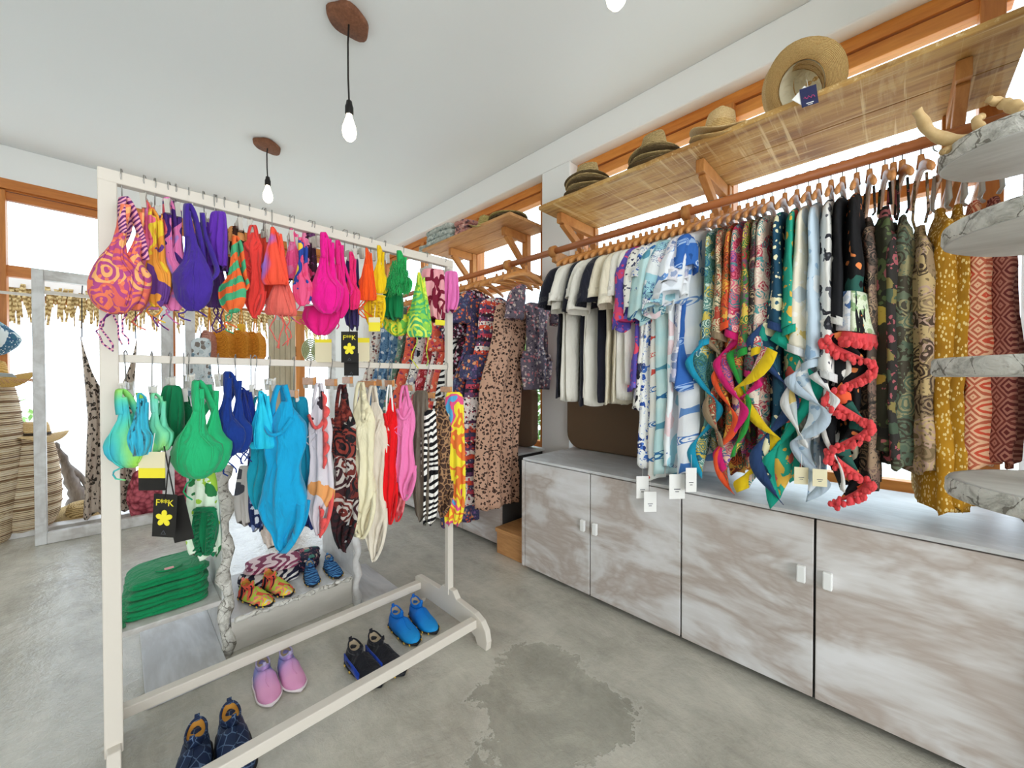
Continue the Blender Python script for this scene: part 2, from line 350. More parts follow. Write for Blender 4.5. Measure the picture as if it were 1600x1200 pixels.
M = {}
def floor_mat():
    t = NT('polished_concrete', .3, .75); v = t.coord(); big = t.noise(v, .75, 5, .6, .5); med = t.noise(v, 3.2, 7, .72, .3); fine = t.noise(v, 20, 5, .7); st = t.noise(t.coord(sc=(1, .25, 1), rot=(0, 0, .5)), 5, 5, .7, .4)
    base = t.ramp(t.math('MULTIPLY_ADD', st.outputs[0], .45, t.math('MULTIPLY', med.outputs[0], .55)), [(.34, '9f9c90'), (.5, 'bdb9ac'), (.66, 'd2cdbf')])
    dark = t.ramp(med.outputs[0], [(.35, '77766a'), (.5, '949284'), (.62, 'b0ad9f')])
    edge = t.math('ADD', big.outputs[0], t.math('MULTIPLY', med.outputs[0], .42))
    patch = t.ramp(edge, [(.748, (0, 0, 0)), (.762, (1, 1, 1))]); pf = t.sep(patch)[0]
    # a worn dark patch of its own shape in front of the cabinets, with a pale crust at its edge
    wp = t.warp(t.coord(), 2.2, .5); wp = t.warp(t.warp(wp, 7, .16), 24, .05); q = t.sep(wp); dx = t.math('SUBTRACT', q[0], 1.13); dy = t.math('SUBTRACT', q[1], .93)
    ua = t.math('ADD', t.math('MULTIPLY', dx, .83), t.math('MULTIPLY', dy, .55)); ub = t.math('SUBTRACT', t.math('MULTIPLY', dy, .83), t.math('MULTIPLY', dx, .55))
    dd = t.math('SQRT', t.math('ADD', t.math('MULTIPLY', t.math('MULTIPLY', ua, ua), 2.6), t.math('MULTIPLY', t.math('MULTIPLY', ub, ub), 5.5)))
    dd = t.math('ADD', dd, t.math('ADD', t.math('MULTIPLY_ADD', med.outputs[0], 1.1, -.55), t.math('MULTIPLY_ADD', fine.outputs[0], .5, -.25)))
    pw_ = t.ramp(dd, [(.60, (1, 1, 1)), (.63, (0, 0, 0))]); crust = t.ramp(dd, [(.615, (0, 0, 0)), (.63, (1, 1, 1)), (.66, (1, 1, 1)), (.72, (0, 0, 0))])
    pf = t.math('MAXIMUM', t.math('MULTIPLY', pf, .45), t.sep(pw_)[0])
    col = t.mix(t.math('MULTIPLY', pf, t.math('MULTIPLY_ADD', med.outputs[0], .9, .1)), base, dark); col = t.mix(t.math('MULTIPLY', t.sep(crust)[0], .45), col, 'c9c6ba')
    t.base(col); h = t.math('ADD', t.math('MULTIPLY', med.outputs[0], .6), t.math('MULTIPLY', fine.outputs[0], .25))
    h = t.math('SUBTRACT', h, t.math('MULTIPLY', pf, .1)); t.bump(h, .5, .035)
    rr = t.ramp(med.outputs[0], [(.3, (.30, .30, .30)), (.7, (.10, .10, .10))]); t.l.new(t.sep(rr)[0], t.b.inputs['Roughness'])
    return t.m
M['floor'] = floor_mat()
def plaster(name, c):
    t = NT(name, .9, .15); v = t.coord(); n = t.noise(v, 1.1, 3); f = t.noise(v, 40, 4)
    t.base(t.mix(t.math('MULTIPLY', n.outputs[0], .35), c, tuple(x*.95 for x in [int(c[i:i+2], 16)/255 for i in (0, 2, 4)]))); t.bump(f.outputs[0], .08, .004); return t.m
M['ceil'] = plaster('ceiling_plaster', 'e9ebea'); M['wall'] = plaster('wall_plaster', 'efefec')
M['frame'] = m_wood('window_frame_wood', 'b25c18', 'ea9e48', 5, (1, .12, 1), .45, .4)
M['framez'] = m_wood('window_post_wood', '944a18', 'd98f44', 5, (1, 1, .1), .45, .4)
M['framex'] = m_wood('window_rail_wood', '944a18', 'd4863c', 5, (.1, 1, 1), .45, .4)
M['shelf'] = m_saw('rough_sawn_board')
M['pine'] = m_wood('pine_board', '9c6434', 'd8a36a', 7, (1, .14, 1), .6)
M['bracket'] = m_wood('bracket_wood', '985a26', 'cb9050', 7, (.3, 1, .3), .6)
M['rod'] = m_wood('rod_wood', '944c22', 'c47c48', 7, (1, .1, 1), .45, .4)
M['hanger'] = m_wood('hanger_wood', 'b0642a', 'e0a05a', 8, (.2, 1, 1), .4, .5, .1)
M['hangerred'] = m_wood('red_hanger_wood', 'a65c28', 'd49658', 8, (.2, 1, 1), .4, .5, .1)
M['metal'] = m_plain('hook_metal', '9b9994', .3, 0, .5, .8)
M['rack'] = m_plain('rack_paint', 'd9d1c5', .5, .1, .4, 0, 40)
M['wash'] = m_whitewash('whitewashed_door_wood'); M['washtop'] = m_whitewash('whitewashed_counter_wood', 'd2d3d4', 'a09c98', .4)
M['washz'] = m_whitewash('whitewashed_upright_wood', 'dcdcda', 'a8a29c', .4, (1, 1, .12)); M['washx'] = m_whitewash('whitewashed_rail_wood', 'd6d4d0', '9b938c', .45, (.12, 1, 1))
M['plinth'] = m_plain('dark_recess', '3c3a38', .8); M['birch'] = m_birch('birch_bark'); M['white'] = m_plain('white_plastic', 'f1f1ee', .4, 0)
M['clear'] = m_plain('clip_plastic', 'c0bbb0', .25, 0, .5); M['black'] = m_plain('black_socket', '1d1b1a', .4, 0); M['cord'] = m_plain('black_cord', '26211f', .6, 0)
M['slabwood'] = m_wood('dark_slab_wood', '4e2c1c', '8f5f44', 9, (1, 1, 1), .7); M['bone'] = m_wood('driftwood', 'b48a54', 'dcc08c', 6, (1, 1, 1), .55)
M['yellow'] = m_plain('tag_yellow', 'f2e23a', .6, 0); M['tagblack'] = m_plain('tag_black', '23211f', .55, 0); M['tagwhite'] = m_plain('tag_white', 'f4f3ef', .6, 0); M['tagcream'] = m_plain('tag_cream', 'e6dcb8', .6, 0); M['tagnavy'] = m_plain('tag_navy', '262a52', .5, 0); M['tagpink'] = m_plain('tag_pink_print', 'd9568c', .6, 0); M['tagink'] = m_plain('tag_ink', '55565c', .6, 0)
M['sofa'] = m_plain('brown_upholstery', '6e5843', .75, .3)
t = NT('glass', .02, .5); t.b.inputs['Transmission Weight'].default_value = 1; t.b.inputs['IOR'].default_value = 1.02; t.base('f6faf9'); M['glass'] = t.m
t = NT('bulb_glass', .05, .5); t.b.inputs['Emission Color'].default_value = (1, .86, .62, 1); t.b.inputs['Emission Strength'].default_value = 9; t.base('fff4dc'); M['bulb'] = t.m
def glass_mat():
    m = bpy.data.materials.new('window_glass'); m.use_nodes = True; n = m.node_tree.nodes; l = m.node_tree.links
    for x in list(n): n.remove(x)
    o = n.new('ShaderNodeOutputMaterial'); mx = n.new('ShaderNodeMixShader'); tr = n.new('ShaderNodeBsdfTransparent'); gl = n.new('ShaderNodeBsdfGlossy'); mx.inputs[0].default_value = .05
    tr.inputs[0].default_value = (.93, .96, .95, 1); gl.inputs['Roughness'].default_value = .03
    l.new(tr.outputs[0], mx.inputs[1]); l.new(gl.outputs[0], mx.inputs[2]); l.new(mx.outputs[0], o.inputs[0]); return m
M['glass'] = glass_mat()
# ------------------------------------------------------------------ the setting
CZ = 3.15; WX = 2.45; WY = 5.15; GX = 2.56      # ceiling, right wall face, left wall face, glazing plane
YE = -.33                                       # end panel of the right bay
def struct(name, mb, mat, parent=None, **k):
    o = mb.build(name, M[mat] if isinstance(mat, str) else mat, parent, **k)
    if parent is None: o['kind'] = 'structure'
    return o
struct('floor', MB().box(-4.5, -3.6, -.1, 2.7, 5.35, 0), 'floor')
struct('ceiling', MB().box(-4.5, -3.6, CZ, 2.75, 5.35, CZ+.12), 'ceil')
b = MB()
b.box(WX, YE-.12, 2.935, 2.7, 5.2, CZ)                                # beam over the bays
b.box(WX, 1.80, 0, 2.7, 2.08, 2.935)                                # pier between the bays
b.box(WX, 4.95, 0, 2.7, 5.3, 2.935)
b.box(2.5, YE-.12, 0, 2.7, 1.80, .72); b.box(2.5, 2.08, 0, 2.7, 4.95, .66)
b.box(WX, -3.6, 0, 2.7, YE-.1, CZ)
struct('wall_right', b, 'wall', bevel=.008)
b = MB()
b.box(-4.5, WY, 2.86, 2.45, 5.35, CZ); b.box(1.95, WY, 0, 2.45, 5.35, 2.86); b.box(-4.5, WY, 0, -2.9, 5.35, 2.86)
struct('wall_left', b, 'wall', bevel=.006)
struct('added_wall_front', MB().box(-4.5, -3.75, 0, -2.6, -3.6, CZ).box(-2.6, -3.75, 2.5, 1.4, -3.6, CZ).box(1.4, -3.75, 0, 2.7, -3.6, CZ), 'wall')  # unseen wall with a gap, added to cut light from behind the camera
struct('added_wall_far_left', MB().box(-4.65, -3.6, 0, -4.5, 5.35, CZ), 'wall')  # unseen side wall, added to dim the light on the cabinet fronts
# right bay glazing
def window_bay(n, y0, y1, posts, sill_z, mid0, mid1):
    w = struct('window_%d' % n, MB().box(GX, y0, 2.79, GX+.07, y1, 2.86).box(GX-.01, y0, 2.868, GX+.08, y1, 2.935), 'frame', bevel=.004)
    struct('middle_rail', MB().box(GX, y0, mid0, GX+.07, y1, mid1), 'frame', w, bevel=.004)
    struct('bottom_rail', MB().box(GX, y0, sill_z, GX+.07, y1, sill_z+.055), 'frame', w, bevel=.004)
    for p in posts: struct('post', MB().box(GX-.03, p-.035, sill_z, GX+.07, p+.035, 2.87), 'framez', w, bevel=.004)
    ys = [y0]+sorted(posts)+[y1]
    for a, c in zip(ys[:-1], ys[1:]):
        if c-a < .12: continue
        struct('pane', MB().box(GX+.03, a, mid1, GX+.036, c, 2.79), 'glass', w)
        struct('pane', MB().box(GX+.03, a, sill_z+.055, GX+.036, c, mid0), 'glass', w)
    return w
window_bay(1, YE, 1.80, [YE+.06, .72, 1.76], .72, 2.095, 2.15)
window_bay(2, 2.08, 4.95, [2.13, 3.03, 4.0, 4.9], .66, 2.095, 2.15)
# window and door wall on the left
LY = WY+.03
w = struct('window_3', MB().box(-2.9, LY, 2.79, 1.95, LY+.07, 2.86), 'framex', bevel=.004)
struct('rail', MB().box(-2.9, LY, 2.72, 1.95, LY+.05, 2.785), 'framex', w, bevel=.004)
struct('rail', MB().box(-2.9, LY, 2.10, 1.95, LY+.07, 2.19), 'framex', w, bevel=.004)
struct('casing', MB().box(-2.9, LY-.04, 2.80, 1.95, LY-.001, 2.88), 'framex', w, bevel=.004)
for x in (-2.1, -.69, .35, 1.55): struct('post', MB().box(x-.05, LY-.03, 0, x+.05, LY+.07, 2.79), 'framez', w, bevel=.004)
for a, c in ((-2.05, -.74), (-.64, .30), (.40, 1.50)): struct('pane', MB().box(a, LY+.02, 2.19, c, LY+.026, 2.72), 'glass', w)
struct('trim_1', MB().box(-2.9, 4.9, 0, 1.95, 5.15, .045), 'washx', bevel=.004)
# end panel of the right bay: white boards
e = struct('trim_2', MB().box(1.80, YE-.1, 0, GX-.05, YE-.03, 2.935), 'washz')
x = 1.80
for k in range(5):
    struct('plank', MB().box(x+.003, YE-.03, .735, x+.127, YE-.008, 2.93), 'washz', e, bevel=.004); x += .13

# ------------------------------------------------------------------ outside
g = MB().box(-40, 5.35, -.16, 40, 60, -.06); g.box(2.7, -20, -.16, 40, 5.35, -.06)
sand = m_plain('pale_sand', 'efeae0', .9, .3, .1, 0, 8)
tag(g.build('ground', sand), kind='structure')
thm = m_straw('palm_thatch', '8f7444', 'd9c590', 30)
def thatch(label, x0, x1, y, z):
    t = thing('thatched_roof', label, 'roof', (0, 0, 0))
    MB().box(x0, y-.04, z+.08, x1, y+.1, z+.2).build('fascia', M['white'], t)
    rb = MB().bar((x0, y+.05, z+.0), (x1, y+.05, z+.0), .07, .07); rb.build('eave_beam', M['bracket'], t)
    for xx in (x0+.25, x1-.25): MB().tube([(xx, y+.3, -.06), (xx, y+.3, z+.2)], .06, 8).build('post', M['bracket'], t)
    f = MB(); r = random.Random(4); n = int((x1-x0)/.009)
    for i in range(n):
        xx = x0+i*.009+r.uniform(-.01, .01); L = r.uniform(.14, .38); yy = y+r.uniform(-.05, .02); dx = r.uniform(-.05, .05); wd = r.uniform(.008, .02)
        f.add([(xx-wd, yy, z+.12), (xx+wd, yy, z+.12), (xx+dx+wd*.5, yy-.03, z-L+.1), (xx+dx-wd*.5, yy-.03, z-L+.1)], [(0, 1, 2, 3)], False)
    o = f.build('thatch_fringe', thm, t); o['kind'] = 'stuff'
thatch('thatched palm roof edge hanging outside the glazed left wall', -3.4, 2.9, 6.1, 2.06)
leafm = m_plain('leaf_green', '8fb36a', .7, .1); trunkm = M['slabwood']
def shrub(label, c, R, hgt, n=500, seed=1, mat=None):
    t = thing('shrub', label, 'shrub', c); r = random.Random(seed)
    MB().tube([(0, 0, 0), (.03, .02, hgt*.4), (0, .05, hgt*.7)], [.03, .02, .01], 6).build('stem', trunkm, t)
    f = MB()
    for i in range(n):
        a = r.uniform(0, 2*pi); q = r.random()**.5*R; z = r.uniform(.15, 1)*hgt; p = Vector((q*cos(a)*sin(pi*z/hgt*.8+.4), q*sin(a)*sin(pi*z/hgt*.8+.4), z)); d = Vector((r.uniform(-1, 1), r.uniform(-1, 1), r.uniform(-.4, .8))).normalized()
        s_ = d.cross(Vector((0, 0, 1))).normalized()*.022*R/.4; e_ = d*.12*R/.4
        f.add([p, p+e_*.5+s_, p+e_, p+e_*.5-s_], [(0, 1, 2, 3)], False)
    o = f.build('foliage', mat or leafm, t); o['kind'] = 'stuff'
shrub('green bush outside the window left of the white pier', (3.9, 3.6, -.06), .75, 2.0, 1500, 2)
shrub('green bush outside beyond the left wall, under the thatch', (-1.6, 10.6, -.06), .6, 1.2, 500, 3)
shrub('pale green bush far outside behind the blue chairs', (-4.2, 13.5, -.06), 1.0, 1.6, 700, 5)
cbm = m_plain('pale_blue_paint', '9cc4cf', .6, 0)
def patio_chair(x, y, rz, label):
    t = thing('patio_chair', label, 'chair', (x, y, -.06), rz, 'pale blue chairs outside')
    for k in range(5): MB().box(-.24+k*.1, -.22, .42, -.16+k*.1, .22, .44).build('slat', cbm, t)
    for k in range(5): MB().box(-.24+k*.1, .2, .48, -.16+k*.1, .22, .95).build('back_slat', cbm, t)
    for sx in (-.23, .23):
        for sy in (-.2, .21): MB().tube([(sx, sy, 0), (sx, sy, .42 if sy < 0 else .97)], .016, 6).build('leg', cbm, t)
        MB().box(sx-.02, -.22, .62, sx+.02, .22, .645).build('armrest', cbm, t)
patio_chair(-4.35, 9.2, .3, 'pale blue outdoor chair seen farthest left, beside the large striped basket')
patio_chair(-3.45, 9.3, -.2, 'pale blue outdoor chair just left of the grey door frame upright')
patio_chair(-2.75, 9.0, .2, 'pale blue outdoor chair just right of the grey door frame upright')
# whitewashed door frame standing on the left
fr = thing('standing_door_frame', 'weathered grey whitewashed door frame standing in front of the glazed left wall', 'frame', (0, 4.6, 0))
A, B2 = -.395, .29
MB().box(A-.06, -.03, 0, A+.0, .03, 2.08).build('stile', M['washz'], fr, bevel=.005)
MB().box(B2-.03, -.03, 0, B2+.05, .03, 2.08).build('stile', M['washz'], fr, bevel=.005)
MB().box(A, -.03, 2.0, B2, .03, 2.08).build('top_rail', M['washx'], fr, bevel=.005)
MB().box(A, -.03, 0, B2, .03, .085).build('bottom_rail', M['washx'], fr, bevel=.005)
MB().box(A, -.012, 1.9, B2, .012, 1.925).build('track', M['rack'], fr)
fr2 = thing('second_door_frame', 'whitewashed door frame behind the swimwear rack, right of the leopard drape', 'frame', (0, 4.62, 0))
for xx in (.46, 1.18, 1.72): MB().box(xx-.035, -.03, 0, xx+.035, .03, 2.08).build('stile', M['washz'], fr2, bevel=.005)
MB().box(.46, -.03, 2.0, 1.72, .03, 2.08).build('top_rail', M['washx'], fr2, bevel=.005)
MB().box(.46, -.03, 0, 1.72, .03, .085).build('bottom_rail', M['washx'], fr2, bevel=.005)

# ------------------------------------------------------------------ counters
def cabinet(label, y0, y1, xf, zt, ysplit, hz, name='cabinet', handles=True):
    t = thing(name, label, 'cabinet', (0, 0, 0))
    MB().box(xf+.022, y0+.002, .045, 2.44, y1-.002, zt-.004).build('body', M['plinth'], t)
    MB().box(xf+.05, y0+.002, 0, 2.44, y1-.002, .045).build('plinth', M['plinth'], t)
    for a, c, hs in ((y0, ysplit, 1), (ysplit, y1, -1)):
        d = MB().box(xf, a+.004, .03, xf+.022, c-.004, zt-.006).build('door', M['wash'], t, bevel=.0025)
        if handles:
            hy = (c-.04) if hs > 0 else (a+.04)
            MB().box(xf-.024, hy-.014, hz-.032, xf-.003, hy+.014, hz+.032).build('handle', M['white'], d, bevel=.004)
    return t
XF = 1.86
z1 = .735
ya, yb, yc, yd, ye = 1.725, 1.222, .717, .216, YE+.0
cabinet('whitewashed two-door cabinet nearest the white pier, with small white handles', yc, ya, XF, z1-.012, yb, .42)
cabinet('whitewashed two-door cabinet under the scarves at the right end', ye, yc, XF, z1-.012, yd, .50)
tag(MB().box(XF-.008, ye, z1-.012, 2.50, ya+.008, z1+.004).build('countertop', M['washtop'], bevel=.003), 'long whitewashed wooden countertop over the right cabinets below the scarf rod', 'countertop')
tag(MB().box(XF-.006, ya-.0, .03, 2.44, ya+.02, z1-.013).build('end_panel', M['wash'], bevel=.002), 'whitewashed end board closing the left side of the long cabinet run', 'panel')
cabinet('low whitewashed cabinet behind the long dresses, left of the white pier', 2.06, 3.05, 1.965, .665, 2.52, .4, 'low_cabinet', False)
cabinet('low whitewashed cabinet in the far corner behind the rack', 3.05, 4.85, 1.965, .665, 3.95, .4, 'low_cabinet', False)
tag(MB().box(1.957, 2.05, .665, 2.50, 4.86, .68).build('low_countertop', M['washtop'], bevel=.003), 'grey whitewashed countertop behind the hanging dresses, left of the pier', 'countertop')
st = thing('wooden_step', 'raw pine step block on the floor between the two cabinet runs', 'step', (1.91, 1.755, 0))
MB().box(0, 0, 0, .5, .29, .155).build('riser', M['pine'], st, bevel=.004); MB().box(-.012, -.006, .155, .5, .295, .185).build('tread', M['pine'], st, bevel=.004)
def rounded_panel(name, label, x0, x1, y0, y1, z0, z1_, r):
    pts = []
    for (cy, cz, a0) in ((y1-r, z0+r, -90), (y1-r, z1_-r, 0), (y0+r, z1_-r, 90), (y0+r, z0+r, 180)):
        for k in range(7): a = radians(a0+15*k); pts.append((cy+r*cos(a), cz+r*sin(a)))
    Mx = Matrix(((0, 0, 1, 0), (1, 0, 0, 0), (0, 1, 0, 0), (0, 0, 0, 1)))
    o = MB().prism(pts, x0, x1, Mx).build(name, M['sofa'], bevel=.015); return tag(o, label, 'panel')
rounded_panel('upholstered_panel', 'brown rounded upholstered back panel on the counter behind the t-shirts', 2.36, 2.46, .62, 1.76, z1+.006, 1.32, .12)
rounded_panel('upholstered_panel', 'brown upholstered back panel seen left of the pier behind the leopard dress', 2.38, 2.46, 2.12, 2.9, .682, 1.2, .09)

# ------------------------------------------------------------------ wall shelves
def bracket(t, y, xf, xb, z, drop, post=True):
    if post: MB().box(xb-.05, y-.03, z-drop-.14, xb, y+.03, z-.002).build('bracket_upright', M['bracket'], t, bevel=.003)
    MB().box(xf+.12, y-.02, z-.07, xb-.05, y+.02, z-.003).build('bracket_arm', M['bracket'], t, bevel=.003)
    MB().bar((xf+.16, y, z-.06), (xb-.045, y, z-drop), .035, .05).build('bracket_brace', M['bracket'], t, bevel=.003)
s1 = thing('wall_shelf', 'long rough-sawn wooden shelf above the rod carrying straw hats', 'shelf', (0, 0, 0))
MB().box(1.965, YE+.03, 2.375, 2.235, 1.70, 2.40).build('plank', M['shelf'], s1, bevel=.003)
MB().box(2.238, YE+.03, 2.375, 2.52, 1.70, 2.40).build('plank', M['shelf'], s1, bevel=.003)
for y in (-.16, .72, 1.62): bracket(s1, y, 1.965, GX-.031, 2.375, .26)
s2 = thing('wall_shelf', 'shorter pine plank shelf left of the white pier carrying folded bags and hats', 'shelf', (0, 0, 0))
z2 = 2.53
for k in range(3): MB().box(2.10+.15*k, 2.10, z2-.025, 2.247+.15*k, 3.32, z2).build('plank', M['pine'], s2, bevel=.002)
for y in (2.3, 3.03): bracket(s2, y, 2.10, GX-.031, z2-.025, .28)
# rod
RX, RZ = 2.08, 2.117
rod = thing('clothes_rod', 'long round wooden clothes rod running along the right wall', 'clothes rod', (0, 0, 0))
MB().tube([(RX, YE+.0, RZ), (RX, 2.06, RZ)], .021, 12).build('rod_length', M['rod'], rod)
MB().tube([(RX, 2.06, RZ), (RX, 4.9, RZ)], .021, 12).build('rod_length', M['rod'], rod)
for y, xx in ((2.10, 2.47), (.78, 2.53), (3.03, 2.53), (4.2, 2.53), (1.66, 2.53)):
    MB().bar((RX-.0, y, RZ-.03), (xx, y, RZ-.055), .035, .075).build('rod_arm', M['bracket'], rod, bevel=.004)
    MB().tube([(RX, y-.02, RZ), (RX, y+.02, RZ)], .038, 12).build('rod_socket', M['bracket'], rod)

# ------------------------------------------------------------------ pendant lamps
def pendant(label, cx, cy, zs, r, rz, bulb_len=.16):
    t = thing('pendant_lamp', label, 'lamp', (cx, cy, CZ), rz)
    MB().lathe([(r*.9, 0), (r, -.006), (r*.97, -.03), (r*.93, -.034), (.001, -.036)], 30, wob=.07, sc=(1, .8)).build('canopy', M['slabwood'], t)
    zz = zs-CZ
    MB().tube([(0, 0, -.03), (-.004, .003, zz*.3), (-.006, 0, zz*.7), (0, 0, zz)], .0045, 6).build('cord', M['cord'], t)
    s = MB().lathe([(.006, .02), (.014, .015), (.017, -.005), (.021, -.015), (.021, -.05), (.018, -.055)], 16, (0, 0, zz)).build('socket', M['black'], t)
    MB().lathe([(.014, -.05), (.0145, -.062), (.02, -.08), (.033, -.12), (.036, -.145), (.031, -.17), (.018, -.187), (.001, -.19)], 18, (0, 0, zz)).build('bulb', M['bulb'], t)
p = atZ(545, 28, CZ); pendant('pendant bulb on the live-edge wood canopy nearest the camera, top centre', p.x, p.y, 2.70, .112, .3)
q = atZ(418, 225, CZ); pendant('smaller-looking pendant bulb on wood canopy above the rack, left of the nearest one', q.x, q.y, 2.87, .105, .5)
q = atZ(335, 314, CZ); pendant('farthest pendant with wood canopy just above the rack top bar', q.x, q.y, 2.8, .11, .2)
d = ray(963, -6); tt = (2.57-CAM_H)/d.z; pendant('pendant bulb cut off by the top edge of the picture', d.x*tt, d.y*tt, 2.72, .17, .1)
# ------------------------------------------------------------------ hangers (mesh data shared)
def arc_pts(hw, drop, n=9):
    return [(-hw+2*hw*i/(n-1), 0, -drop*abs(-1+2*i/(n-1))**1.5) for i in range(n)]
def hook_mb(z0=.02, r=.021, top=.115):
    pts = [(0, 0, z0), (0, 0, top-r-.012)]
    for k in range(9): a = radians(-60+k*27); pts.append((0, r*cos(a)*1.0, top-r+r*sin(a)+.0)) if 0 else pts.append((r*cos(a), 0, top-r+r*sin(a)))
    return MB().tube([(p[1], p[0], p[2]) for p in pts], .0022, 5)
h_wood = MB()
pts = arc_pts(.20, .075, 11); rs = []
for i, p in enumerate(pts):
    f = 1-.45*abs(-1+2*i/10); rs.append([(p[0], .009*cos(2*pi*k/8), p[2]+.027*f*sin(2*pi*k/8)) for k in range(8)])
h_wood.rings(rs); h_wood.tube([(0, 0, 0), (0, 0, .03), (0, 0, .05)], [.013, .0105, .009], 8)
ME_HW = h_wood.mesh('hanger_arms', M['hanger']); ME_HR = h_wood.mesh('red_hanger_arms', M['hangerred'])
ME_HOOK = hook_mb().mesh('hook', M['metal'])
h_full = MB(); h_full.v = list(h_wood.v); h_full.f = list(h_wood.f); h_full.sm = list(h_wood.sm)
h_full.tube([(-.195, 0, -.073), (.195, 0, -.073)], .006, 8)
ME_HF = h_full.mesh('hanger_arms', M['hanger'])
def rod_hanger(Y, label, kind=0, rz=0, X=RX, rodz=RZ, group='wooden hangers on the wall rod', drop=.0):
    """the hook rests on the rod; origin is the neck of the hanger"""
    z = rodz+.021+.0025-.115-drop
    t = thing('clothes_hanger', label, 'hanger', (X, Y, z), rz, group)
    link('arms', (ME_HW, ME_HR, ME_HF)[kind], t); link('hook', ME_HOOK, t)
    return z

# ------------------------------------------------------------------ garments on the wall rod (local x runs from the front edge, -x, to the wall; y along the rod)
GZ = RZ+.0235-.115                                   # hanger neck height
def tee(label, Y, mat, L=.80, rz=0, ph=0, hw=.235, th=.022, name='t_shirt', cat='t-shirt', group='t-shirts on the wall rod', sl=.31, sw=.07, trim=None, so=0.0):
    t = thing(name, label, cat, (RX, Y, GZ-.045), rz, group)
    rows = [(0, 0, .0, .075, .012), (0, 0, -.015, .12, .02), (0, 0, -.055, .20, .024), (0, 0, -.13, hw-.03, .026), (0, 0, -.32, hw-.035, th+.004), (0, 0, -.55*L/.8, hw-.03, th+.008), (0, 0, -L, hw-.025, th+.012)]
    MB().loft(rows, 34, 26, fold=.016, fk=2.6, ph=ph, crumple=.006, hem=.006, open_=True).build('body', mat, t)
    for s_ in (-1, 1):
        rows = [(s_*.165, 0, -.045, .035, .018), (s_*.195, 0, -.075, .06, .03), (s_*(.225+so*.4), 0, -.15, sw, .036), (s_*(.25+so), 0, -sl, sw+.012, .04)]
        sv = MB().loft(rows, 20, 14, fold=.010, fk=1.6, ph=ph+s_, crumple=.006, open_=True, slant=-.2).build('sleeve', mat, t)
        if trim:
            rows = [(s_*(.25+so), 0, -sl+.03, sw+.013, .042), (s_*(.25+so), 0, -sl-.012, sw+.014, .043)]
            MB().loft(rows, 20, 3, fold=.010, fk=1.6, ph=ph+s_).build('sleeve_trim', trim, t)
    pts = [(.07*cos(2*pi*k/14), .014*sin(2*pi*k/14), .002-.012*cos(2*pi*k/14)**2) for k in range(14)]
    MB().tube(pts, .005, 6, True).build('collar', mat, t)
    return t
def long_shirt(label, Y, mat, L, rz=0, ph=0, slv=.33, hw=.23, tagged=None, name='beach_shirt', th=.03, so=.0):
    t = thing(name, label, 'shirt', (RX, Y, GZ-.045), rz, 'printed shirts on the wall rod')
    rows = [(0, 0, .0, .075, .012), (0, 0, -.02, .13, .02), (0, 0, -.06, .205, .026), (0, 0, -.2, hw-.035, .03), (0, 0, -.5, hw-.03, th), (0, 0, -L*.8, hw-.01, th+.008), (-.005, 0, -L, hw, th+.01)]
    MB().loft(rows, 36, 30, fold=.022, fk=3.2, ph=ph, crumple=.008, hem=.012, open_=True).build('body', mat, t)
    for s_ in (-1, 1):
        rows = [(s_*.16, 0, -.045, .035, .018), (s_*.2, 0, -.09, .065, .032), (s_*(.235+so*.5), 0, -.2, .085, .042), (s_*(.25+so), 0, -slv, .095, .046)]
        MB().loft(rows, 22, 14, fold=.016, fk=1.8, ph=ph+s_, crumple=.01, hem=.014, open_=True, slant=-.5, pw=.8).build('sleeve', mat, t)
    pts = [(.07*cos(2*pi*k/14), .014*sin(2*pi*k/14), .002-.012*cos(2*pi*k/14)**2) for k in range(14)]
    MB().tube(pts, .004, 6, True).build('collar', mat, t)
    return t
